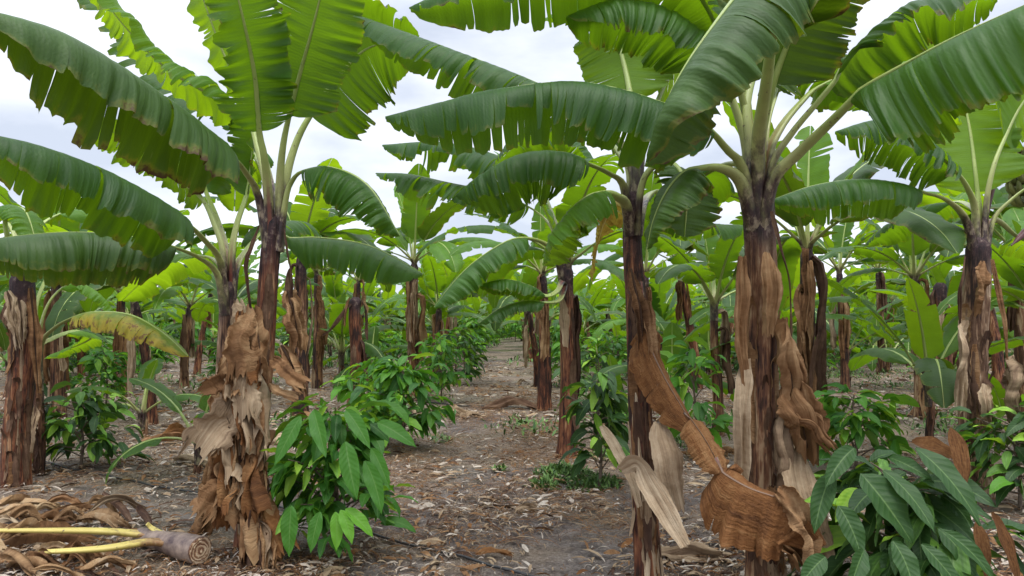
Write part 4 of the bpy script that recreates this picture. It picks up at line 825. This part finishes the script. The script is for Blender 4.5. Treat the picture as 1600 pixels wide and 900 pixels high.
hleaf(G, tG, [(874, 385, 8.1), (855, 345, 8.4), (825, 322, 8.8)], [(780, 302, 9.0), (700, 285, 9.3), (640, 272, 9.5), (588, 270, 9.6)], w=.46, droop=(1.15, .9), rise=.2, tears=20, tear_depth=.7, seed=146, mat='leaf', gaps=.3)
mid(850, 12.0, 425, .12, 202, 'banana plant in the row right of the path, third stem from the viewer', trunk='trunk_red', ll=1.7, dry=3, nleaf=8)
mid(1252, 7.6, 392, .115, 203, 'banana plant close behind the thickest stem with ragged tan dead leaves', ll=2.0, trunk='trunk', dry=7, nleaf=9)
mid(1120, 9.2, 478, .075, 204, 'short young banana plant between the slim and the thickest stem', ll=1.7, dry=2, nleaf=8)
mid(1318, 14, 425, .095, 205, 'banana plant with a light grey dead leaf, mid distance right of the thickest stem', ll=1.9)
mid(1375, 19, 425, .11, 206, 'leaning banana stem far behind the stout mottled one', ll=1.8, lean=.7, dry=1)
mid(1437, 10.5, 438, .11, 207, 'banana plant with short stem and tan rags left of the stout mottled one', ll=1.8, dry=5)
mid(470, 11, 400, .12, 208, 'banana plant right behind the tall one in dry leaves', ll=1.9, dry=5)
mid(497, 15, 428, .11, 209, 'banana plant further back beside the broken stump', ll=1.8, dry=4)
F = mid(648, 13.6, 412, .12, 210, 'banana plant with spreading crown and grey dead leaves left of the path', ll=2.0, dry=8, nleaf=10)
mid(682, 17, 485, .11, 211, 'low banana plant behind the spreading one left of the path', ll=2.0, dry=3)
mid(290, 15, 480, .10, 212, 'small banana plant with a bright upright leaf behind the pale stem', ll=1.9, dry=3)
mid(190, 13.5, 460, .11, 213, 'banana plant in the thicket behind the yellowing sucker', ll=2.2, dry=3)
mid(1010, 13, 430, .11, 214, 'banana plant half hidden behind the slim red stem', ll=2.0, dry=4)
mid(95, 10.5, 430, .11, 215, 'bushy banana plant behind the thick brown stem', ll=2.2, dry=3)
mid(1600, 9.5, 400, .12, 216, 'banana plant behind the fruit bunch at the edge of the view', ll=2.2, dry=3)
mid(560, 19, 440, .11, 217, 'banana plant in line behind the broken stump', ll=2.0, dry=3)
# cut stem at 1470 and broken stump at 555
def stump(px, Y, ty, r, seed, label, mat, az=0, arm=None):
    x = GX(px, Y); root = empty('broken_stem', (x, Y, ground_h(x, Y))); H = CAMH + (490 - ty) / FPX * Y
    trunk_obj(root, [Vector((0, 0, -.05)), Vector((.03, 0, H * .4)), Vector((-.02, 0, H * .8)), Vector((.0, 0, H))], r, r * .72, seed=seed, mat=mat, seg=24, rings=50, amp=1.5)
    rg = random.Random(seed)
    for k in range(5):
        a = rg.random() * 6.28; h = Vector((math.cos(a), -abs(math.sin(a)), 0)); z = H * rg.uniform(.5, 1)
        dry_leaf(root, [Vector((0, 0, z)) + h * r * .8, Vector((0, 0, z - .15)) + h * r * 1.3, Vector((0, 0, z - rg.uniform(.4, .8))) + h * r * 1.5], w=.05, fold=.5, seed=seed + k, mat=rg.choice(['dry', 'straw', 'dark_dry']), nt_=14, nv=6, mid=False, side=h)
    if arm: dry_leaf(root, [Vector((0, -.05, H * .95)), Vector((-.12, -.1, H * .9)), Vector((-.35, -.12, H * .72)), Vector((-.5, -.1, H * .66))], w=.035, fold=.5, seed=3, mat='dark_dry', nt_=16, nv=6, mid=False)
    return tag(root, label, 'tree stump', 'broken banana stems')
stump(556, 11.8, 468, .125, 31, 'leafless broken brown stem standing behind the cacao saplings', 'trunk_red', arm=True)
stump(1470, 12, 448, .13, 33, 'leafless dark reddish stem left of the stout mottled plant', 'trunk_red')
stump(22, 13, 470, .12, 35, 'leafless stem in the thicket behind the thick brown stem', 'trunk')

# ------------------------------------------------------------------ the field: rows of plants out to the tree line
protos, fars = [], []
for k in range(8):
    protos.append(grown_plant(random.Random(300 + k), H=[1.9, 2.3, 1.7, 1.3, 2.4, 1.6, 1.0, 2.0][k], nleaf=[11, 12, 10, 11, 13, 10, 11, 12][k], ll=[2.0, 2.1, 1.8, 2.0, 2.2, 1.9, 1.9, 2.1][k], r0=.10, trunk=['trunk', 'trunk_red', 'trunk_pale'][k % 3], dry=2, res=(20, 3), lean=.5, far=False))
def joined(rng, **kw):
    """far plant: pseudostem and one crown mesh"""
    o = grown_plant(rng, **kw); crown, drym = [], []
    for ch in kids(o):
        if ch.name.startswith('leaf'): crown.append(ch)
    mats = []; mb = MB()
    for lf in crown:
        for ob in [lf] + kids(lf):
            me = ob.data
            if me.materials[0] not in mats: mats.append(me.materials[0])
            mi = mats.index(me.materials[0]); b = len(mb.v); mb.v.extend([v.co.copy() for v in me.vertices]); ul = me.uv_layers[0].data
            for p in me.polygons: mb.f.append([b + i for i in p.vertices]); mb.uv.extend([tuple(ul[i].uv) for i in p.loop_indices]); mb.m.append(mi)
    mb.build('crown', mats, o)
    for lf in crown:
        for ob in kids(lf): bpy.data.objects.remove(ob)
        bpy.data.objects.remove(lf)
    return o
for k in range(6):
    fars.append(joined(random.Random(400 + k), H=[1.4, 1.8, 1.1, 1.6, .8, 1.9][k], nleaf=[11, 12, 12, 11, 12, 13][k], ll=[2.2, 2.3, 2.1, 2.4, 2.2, 2.3][k], r0=.10, trunk=['trunk', 'trunk_pale'][k % 2], dry=1, res=(14, 2), lean=.4, far=True))
ORD = ['first', 'second', 'third', 'fourth', 'fifth', 'sixth', 'seventh', 'eighth', 'ninth', 'tenth', 'eleventh', 'twelfth', 'thirteenth', 'fourteenth', 'fifteenth', 'sixteenth', 'seventeenth', 'eighteenth']
rf = random.Random(91); usedp, usedf = set(), set()
taken = [(GX(a, b), b) for a, b in ((850, 12), (1318, 14), (1375, 19), (1437, 10.5), (470, 11), (497, 15), (648, 13.6), (682, 17), (290, 15), (190, 13.5), (1010, 13), (560, 19), (95, 10.5), (1600, 9.5), (556, 11.8), (1470, 12))]
rows_x = [(.66, 'in the row just right of the path')]
for i in range(10): rows_x.append((3.3 + 2.9 * i, f'in the {ORD[i + 1]} row right of the path'))
for i in range(11): rows_x.append((-2.1 - 2.9 * i, f'in the {ORD[i]} row left of the path'))
count = 0
for x0, rl in rows_x:
    k = 0
    for j in range(22):
        y = (15.2 if abs(x0) > 1 else 16) + j * (3.1 if abs(x0) > 1 else 3.6); x = x0 + rf.uniform(-.45, .45) * (1 if abs(x0) > 1 else .3); y += rf.uniform(-.6, .6)
        if y > 52 or abs(x) > y * .74 + 1: continue
        if any((x - a) ** 2 + (y - b) ** 2 < 2.2 for a, b in taken): continue
        if rf.random() < .12: continue
        s = rf.uniform(.82, 1.12)
        if y < 27: v = rf.randrange(8); o = protos[v] if v not in usedp else copy_tree(protos[v]); usedp.add(v)
        else: v = rf.randrange(6); o = fars[v] if v not in usedf else copy_tree(fars[v]); usedf.add(v)
        o.location = (x, y, ground_h(x, y) - .02); o.rotation_euler = (0, 0, rf.random() * 6.28); o.scale = (s, s, s)
        if y < 38: tag(o, f'banana plant {rl}, {ORD[k]} beyond the nearer group', 'banana plant', 'banana plants of the field rows')
        else: tag(o, 'small distant banana plant in the green belt below the skyline', 'banana plant', 'banana plants of the far belt')
        k += 1; count += 1
print('field plants', count)
# nearer flanks
for i, (px, Y) in enumerate([(-120, 9.5), (130, 17), (380, 12.5), (1180, 12), (1560, 13), (1660, 8.3), (1230, 17.5), (240, 10.2)]):
    v = i % 8; o = protos[v] if v not in usedp else copy_tree(protos[v]); usedp.add(v); x = GX(px, Y); o.location = (x, Y, ground_h(x, Y) - .02); o.rotation_euler = (0, 0, i * 1.7)
    tag(o, ['banana plant outside the thick stem', 'banana plant deep behind the wide cacao sapling', 'banana plant seen between the two stems on the left', 'banana plant just left of and behind the thickest stem', 'banana plant behind the stout mottled stem', 'banana plant at the far side of the fruit bunch', 'banana plant well behind the thickest stem', 'banana plant between the yellowing sucker and the pale stem'][i], 'banana plant', 'banana plants in the middle distance')
# low suckers: short stems with broad leaves close to the ground
sk = [grown_plant(random.Random(500 + k), H=[.35, .6, .25, .8][k], nleaf=[5, 6, 5, 7][k], ll=[1.1, 1.5, 1.0, 1.6][k], r0=.05, trunk='trunk', dry=0, res=(18, 3), lean=.1, name='banana_sucker') for k in range(4)]
us = set(); rk = random.Random(66); spots = [(310, 7.0, 'broad-leaved dark banana sucker low between the pale stem and bare litter'), (1045, 9.5, 'banana sucker with bright upright leaf behind the slim red stem'), (965, 9.6, 'banana sucker with wide leaves behind the dark cacao sapling by the slim stem'), (1450, 7.6, 'small sucker with one bright leaf on the open litter'), (230, 9.0, 'banana sucker by the wide cacao sapling')]
for i, (px, Y, lb) in enumerate(spots):
    v = i % 4; o = sk[v] if v not in us else copy_tree(sk[v]); us.add(v); x = GX(px, Y); o.location = (x, Y, ground_h(x, Y) - .02); o.rotation_euler.z = rk.random() * 6; s_ = rk.uniform(.75, 1.05); o.scale = (s_,) * 3; tag(o, lb, 'banana sucker', 'banana suckers')
for i in range(150):
    y = rk.uniform(15, 36); x = rk.uniform(-.75, .75) * y
    if y < 15 and abs(x / y + .212) < .07: x -= 1.9
    if -1.9 < x < 1.1: x += 3.4 if x > -.2 else -3.4
    o = copy_tree(sk[rk.randrange(4)]); o.location = (x, y, ground_h(x, y) - .02); o.rotation_euler.z = rk.random() * 6; s_ = rk.uniform(.8, 1.3); o.scale = (s_,) * 3; tag(o, 'low banana sucker sprouting in the undergrowth between the field rows', 'banana sucker', 'banana suckers in the undergrowth')
for i in range(150):
    y = rk.uniform(15.5, 44); x = rk.uniform(-.75, .75) * y
    if y < 14 and abs(x / y + .212) < .05: x -= 1.9
    if -2.2 < x < 1.6: x += 4 if x > -.2 else -4
    o = copy_tree(kp[rk.randrange(3)]); o.location = (x, y, ground_h(x, y) - .02); o.rotation_euler.z = rk.random() * 6; s_ = rk.uniform(.7, 1.15); o.scale = (s_ * 1.15, s_ * 1.15, s_); tag(o, 'cacao sapling in the undergrowth between the banana rows of the field', 'cacao plant', 'cacao saplings in the undergrowth')
for i in range(14):
    x, y = -1.0 + (i % 5) * .5 + rk.uniform(-.2, .2), 39 + i * .8
    o = copy_tree(kp[rk.randrange(3)]); o.location = (x, y, ground_h(x, y) - .02); o.rotation_euler.z = rk.random() * 6; s_ = rk.uniform(.9, 1.3); o.scale = (s_,) * 3; tag(o, 'cacao bush in the green thicket that closes the far end of the path', 'cacao plant', 'cacao bushes closing the path')
# far belt beyond the single plants: one mass
def far_belt():
    rng = random.Random(8); mb = MB()
    for k in range(3800):
        y = rng.uniform(52, 120); x = rng.uniform(-.78, .78) * y + rng.uniform(-2, 2); c = Vector((x, y, rng.uniform(.3, 2.2)))
        a0 = rng.random() * 6
        for q in range(6):
            a = a0 + q * 1.05 + rng.gauss(0, .2); h = Vector((math.cos(a), math.sin(a), 0)); S = Vector((-h.y, h.x, 0)); e = rng.uniform(.2, 1.2); p = c.copy(); rows, uvs = [], []
            for i in range(4):
                wd = [.12, .3, .28, .03][i] * 1.2; rows.append([p - S * wd - Vector((0, 0, wd * .5)), p.copy(), p + S * wd - Vector((0, 0, wd * .5))]); uvs.append([(i * .6, .8), (i * .6, 0), (i * .6, .8)])
                p = p + (h * math.cos(e) + Vector((0, 0, math.sin(e)))) * .6; e -= .6
            mb.grid(rows, uvs)
    o = mb.build('banana_field', M['leaf_far'], smooth=False); tag(o, 'far banana rows merging into one pale green belt', 'crop field', kind='stuff')
far_belt()
def tree_line():
    rng = random.Random(18); mb = MB()
    for k in range(26000):
        u = rng.uniform(-1, 1); x = u * 190; y = 165 + 12 * noise.noise(Vector((u * 5, 0, 0))); top = 5.5 + 4.0 * noise.noise(Vector((u * 9, 2, 0))) + 2.2 * noise.noise(Vector((u * 40, 5, 0)))
        if 70 < x < 95: top += 5.5 * math.sin((x - 70) / 25 * math.pi)
        z = top * rng.random() ** .6; c = Vector((x + rng.gauss(0, .6), y + rng.gauss(0, 2.5), z)); s = rng.uniform(.3, .8)
        a = Vector((rng.gauss(0, 1), rng.gauss(0, 1), rng.gauss(0, 1))).normalized(); b = a.orthogonal().normalized(); c2 = a.cross(b)
        st = len(mb.v); mb.v += [c - b * s, c - c2 * s * .6, c + b * s, c + c2 * s * .6]; mb.f.append([st, st + 1, st + 2, st + 3]); mb.uv += [(0, 0)] * 4; mb.m.append(0)
    o = mb.build('tree_line', M['hedge'], smooth=False); tag(o, 'dark distant wood closing the plantation at the skyline', 'wood', kind='stuff')
tree_line()

# ------------------------------------------------------------------ cut stem on the ground, hoses, litter, weeds
def cut_stem():
    Y = 4.55; root = empty('cut_banana_stem', ground_pt(280, Y)); G0 = root.location
    def g(px, py, dz=0):
        # point on the ground seen at that pixel, lifted by dz
        d = P(px, py, 1.0) - Vector((0, 0, CAMH)); k = -(CAMH - dz - .05) / d.z; q = Vector((0, 0, CAMH)) + d * k; return q - G0
    ax = [g(312, 860, .085), g(284, 853, .085), g(255, 846, .08), g(220, 838, .07)]
    mb = MB(); sp_, _ = spline(ax, 30); tube(mb, sp_, lambda t: .082 - .030 * t + .004 * math.sin(t * 7), 26, cap=True); mb.build('stem_butt', M['butt'], root)
    d = (sp_[0] - sp_[1]).normalized(); c = sp_[0] + d * .004; mb = MB(); S = d.cross(Vector((0, 0, 1))).normalized(); U = S.cross(d)
    rows, uvs = [], []
    for i, (r, z) in enumerate([(.079, 0), (.070, .008), (.062, .001), (.055, .009), (.047, .001), (.037, .010), (.027, .002), (.017, .010), (.001, .005)]):
        rows.append([c + (S * math.cos(a) * 1.0 + U * math.sin(a)) * r * (1 + .06 * math.sin(3 * a + i)) + d * z for a in [2 * math.pi * j / 24 for j in range(24)]]); uvs.append([(i / 8, j / 24) for j in range(25)])
    mb.grid(rows, uvs, closed=True, flip=False); o = mb.build('cut_end', M['cut'], root); o['label'] = 'round pale cut face with layered rings'
    for nm, pts, r in (('a', [g(275, 850, .08), g(235, 845, .12), g(160, 856, .13), g(60, 862, .11)], .030), ('b', [g(270, 838, .10), g(210, 832, .11), g(140, 828, .15), g(-10, 828, .14)], .030), ('c', [g(262, 840, .10), g(238, 825, .14), g(230, 818, .17)], .022)):
        mb = MB(); s_, _ = spline(pts, 24); tube(mb, s_, lambda t: r * (1.5 - .8 * t), 10, flat=.75, gutter=.5)
        mb.uv = [(x * .8 + .2, .5) for x, y in mb.uv]; mb.build('yellow_petiole', M['petiole_y'], root)
    rg = random.Random(3)
    for k in range(38):
        x = rg.uniform(-60, 140) if k < 32 else rg.uniform(-60, 40); y = rg.uniform(788, 816) if k < 20 else rg.uniform(872, 892) if k < 32 else rg.uniform(838, 848); l = rg.uniform(40, 85)
        p0 = g(x, y, rg.uniform(.02, .10)); p2 = g(x + l, y + rg.uniform(-12, 16), rg.uniform(.02, .06)); p1 = (p0 + p2) / 2 + Vector((0, 0, rg.uniform(.02, .10)))
        dry_leaf(root, [p0, p1, p2], w=rg.uniform(.018, .045), fold=rg.uniform(.6, 1.2), folds=1.6, seed=k * 2.3, mat=rg.choice(['dry', 'dry_pale', 'straw', 'dry_pale', 'dry_pale']), nt_=18, nv=8, mid=False, side=Vector((0, -.6, .8)), crumple=1.3)
    for (a, b, c_) in (((160, 770, .16), (185, 790, .11), (205, 815, .05)), ((215, 790, .14), (222, 800, .1), (235, 820, .05))):
        dry_leaf(root, [g(*a), g(*b), g(*c_)], w=.028, fold=.6, folds=1.2, seed=7, mat='dark_dry', nt_=18, nv=6, mid=False, ragged=.1)
    tag(root, 'felled banana stem lying on the soil with a round cut end and yellow leaf stalks', 'cut stem')
cut_stem()
def gp(px, py, dz=0.0):
    d = P(px, py, 1.0) - Vector((0, 0, CAMH)); q = Vector((0, 0, CAMH)) + d * (-(CAMH - dz) / d.z); q.z = ground_h(q.x, q.y) + dz + .012 * 0
    return q
def hose(pix, label, r=.009):
    mb = MB(); s_, _ = spline([gp(*p) for p in pix], 60)
    for q in s_: q.z = ground_h(q.x, q.y) + r + .012
    tube(mb, s_, lambda t: r, 8); o = mb.build('irrigation_hose', M['hose']); tag(o, label, 'hose', 'black irrigation hoses')
hose([(60, 728), (130, 748), (230, 768), (310, 782), (430, 802), (580, 840), (660, 862), (740, 882), (830, 905), (960, 940)], 'thin black drip hose crossing the soil in front and passing behind the dry-leaved stem')
hose([(560, 640), (640, 633), (720, 636), (800, 638), (860, 641)], 'thin dark drip hose lying across the path further back', .010)

def litter():
    rng = random.Random(12); groups = {k: MB() for k in ('straw', 'dry', 'dark_dry', 'dry_orange', 'litter_pale')}
    def frag(c, l, w, mat, h=.02):
        mb = groups[mat]; a = rng.random() * 6.28; d = Vector((math.cos(a), math.sin(a), rng.uniform(-.15, .25))).normalized(); S = d.cross(Vector((0, 0, 1))).normalized(); S = (S + Vector((0, 0, rng.gauss(0, .45)))).normalized()
        n = 3; rows, uvs = [], []; cu = rng.uniform(-.5, .5); u0 = rng.random() * 40
        for i in range(n + 1):
            t = i / n; wd = w * [.5, 1, .9, .4][i] * rng.uniform(.5, 1.3); q = c + d * ((t - .5) * l) + S * (cu * l * .3 * (t - .5) ** 2) + Vector((0, 0, h * .5 * math.sin(t * 3.1) + .25 * w * rng.random()))
            rows.append([q - S * wd * .5, q + Vector((0, 0, rng.uniform(-.2, .3) * wd)), q + S * wd * .5]); uvs.append([(u0 + t * l, -w / 2), (u0 + t * l, 0), (u0 + t * l, w / 2)])
        mb.grid(rows, uvs)
    def dens(x, y):
        d = .6 + 1.0 * noise.noise(Vector((x * .9, y * .6, 7))) + .25 * noise.noise(Vector((x * 3, y * 3, 9)))
        if y < 5.6 and -.9 < x < .7: d -= .38
        if -2.6 < x < -1.2 and 4.9 < y < 5.9: d -= .3
        return d
    n = 0
    while n < 80000:
        y = 2.8 + 22 * rng.random() ** 1.9; x = rng.uniform(-.8, .8) * y
        if rng.random() > dens(x, y): continue
        n += 1; s = rng.random() ** 1.7; l = .018 + .15 * s * rng.random() ** .5; w = l * rng.uniform(.06, .32); m_ = rng.random()
        if y > 10: l *= 1.4; w *= 1.5
        frag(Vector((x, y, ground_h(x, y) + .012 + .02 * rng.random())), l, w, 'litter_pale' if m_ < .26 else 'straw' if m_ < .52 else 'dry' if m_ < .74 else 'dark_dry' if m_ < .95 else 'dry_orange')
    # straw: thin pale and reddish stalks in mats
    n = 0
    while n < 22000:
        y = 3.0 + 12 * rng.random() ** 1.6; x = rng.gauss(.0, .85) if rng.random() < .6 else rng.uniform(-.75, .75) * y
        if noise.noise(Vector((x * 1.3, y * .8, 3))) < rng.uniform(-.25, .35): continue
        n += 1; frag(Vector((x, y, ground_h(x, y) + .012 + .03 * rng.random())), rng.uniform(.05, .2), rng.uniform(.002, .006), rng.choice(['dry', 'dry_orange', 'straw', 'dry', 'dark_dry']), h=.03)
    big = MB()
    # merge into one object with four materials
    mats = ['straw', 'dry', 'dark_dry', 'dry_orange', 'litter_pale']
    for i, k in enumerate(mats):
        g = groups[k]; b = len(big.v); big.v += g.v; big.f += [[b + a for a in f] for f in g.f]; big.uv += g.uv; big.m += [i] * len(g.f)
    o = big.build('leaf_litter', [M[k] for k in mats]); tag(o, 'dry shredded leaf litter and straw scattered over the soil', 'leaf litter', kind='stuff')
litter()
# larger fallen leaves, each of its own
rl = random.Random(44)
for i, (px, py, l, w_, a, mt, lb) in enumerate([
    (700, 650, .55, .10, .1, 'straw', 'pale folded sheath lying on the path behind the pale scraps'), (800, 640, 1.0, .10, .05, 'dark_dry', 'long flat dead leaf across the path beside the drip hose'), (735, 655, .35, .09, .8, 'straw', 'whitish bent leaf scrap in the middle of the path'),
    (270, 700, .7, .12, .3, 'dry', 'curled tan dead leaf on the soil left of the dry-leaved stem'), (300, 735, .45, .10, -.5, 'straw', 'crumpled pale scrap beside the drip hose on the left'), (275, 690, .5, .10, 1.1, 'dry_orange', 'orange-tan dead leaf behind the curled tan one'),
    (815, 600, .6, .05, 1.2, 'straw', 'pale leaf stalk leaning by the stems right of the path'), (1060, 885, .5, .07, -.3, 'straw', 'whitish curled sheath on the ground beside the slim stem'), (630, 655, .5, .09, .3, 'straw', 'pale scraps at the foot of the second cacao sapling'),
    (1110, 720, .5, .10, .2, 'dry', 'tan leaf on the soil between the slim and the thickest stem'), (1440, 655, .6, .10, .4, 'dry', 'brown dead leaf on the open litter at mid distance'), (820, 800, .14, .05, .4, 'straw', 'small white leaf scrap in the trodden path'),
    (690, 812, .16, .012, 1.4, 'straw', 'thin pale twig upright in the dark soil'), (770, 872, .22, .03, .1, 'dry_orange', 'short red-brown frond lying in front'), (330, 690, .5, .09, .9, 'dry', 'dead leaf behind the skirt of dry leaves'), (60, 870, .6, .08, .1, 'dry', 'dead leaf under the yellow stalks'),
    (455, 700, .6, .09, .3, 'straw', 'pale litter sheet between the dry-leaved stem and the first cacao sapling'), (480, 660, .5, .08, -.4, 'dry', 'tan dead leaf behind the first cacao sapling')]):
    c = gp(px, py); d = Vector((math.cos(a), math.sin(a) * 1.0, 0)); q0, q1 = c - d * l / 2, c + d * l / 2; q0.z = ground_h(q0.x, q0.y) + .02; q1.z = ground_h(q1.x, q1.y) + .03; c.z += .03 + l * .10
    o = dry_leaf(None, [q0, c, q1], w=w_, fold=.5, folds=1.7, seed=i * 5.1, mat=mt, name='fallen_leaf', mid=False, side=Vector((0, -.3, 1))); tag(o, lb, 'dead leaf', 'fallen dead leaves')

def weeds():
    rng = random.Random(31); mb = MB()
    def blade(c, l, w, a, e):
        d = Vector((math.cos(a) * math.cos(e), math.sin(a) * math.cos(e), math.sin(e))); S = Vector((-math.sin(a), math.cos(a), 0)); st = len(mb.v)
        mb.v += [c - S * w * .2, c + S * w * .2, c + d * l * .5 + S * w * .5, c + d * l - Vector((0, 0, l * .15)), c + d * l * .5 - S * w * .5]; mb.f.append([st, st + 1, st + 2, st + 3, st + 4]); mb.uv += [(0, 0)] * 5; mb.m.append(0)
    def clump(x, y, r, n, s=1):
        for k in range(n):
            a = rng.random() * 6.28; q = r * rng.random() ** .6; px, py = x + q * math.cos(a), y + q * math.sin(a); z = ground_h(px, py)
            blade(Vector((px, py, z + rng.random() * .12 * s * (1 - q / r))), rng.uniform(.03, .10) * s, rng.uniform(.006, .03) * s, rng.random() * 6.28, rng.uniform(.1, 1.3))
    for (px, py, r, n) in ((880, 745, .28, 900), (930, 760, .25, 500), (850, 760, .12, 200), (960, 720, .3, 500), (1450, 610, .8, 500), (1300, 590, 1.2, 700), (740, 560, .8, 350), (250, 640, .6, 150), (1050, 700, .3, 250), (780, 740, .06, 40), (1130, 800, .15, 90), (690, 690, .15, 120)):
        c = gp(px, py); clump(c.x, c.y, r, n)
    for k in range(900):
        y = rng.uniform(9, 45); x = rng.uniform(-.76, .76) * y
        if abs(x + .1) < 1.0 and rng.random() < .8: continue
        if noise.noise(Vector((x * .35, y * .35, 5))) < -.05 + (.1 if x > 3 and y < 16 else 0): continue
        clump(x, y, rng.uniform(.2, .7), 45 if y < 20 else 26, 1.6 if y < 20 else 3.2)
    o = mb.build('weeds', M['weed'], smooth=False); tag(o, 'low green weeds and ground cover between the rows', 'weeds', kind='stuff')
weeds()
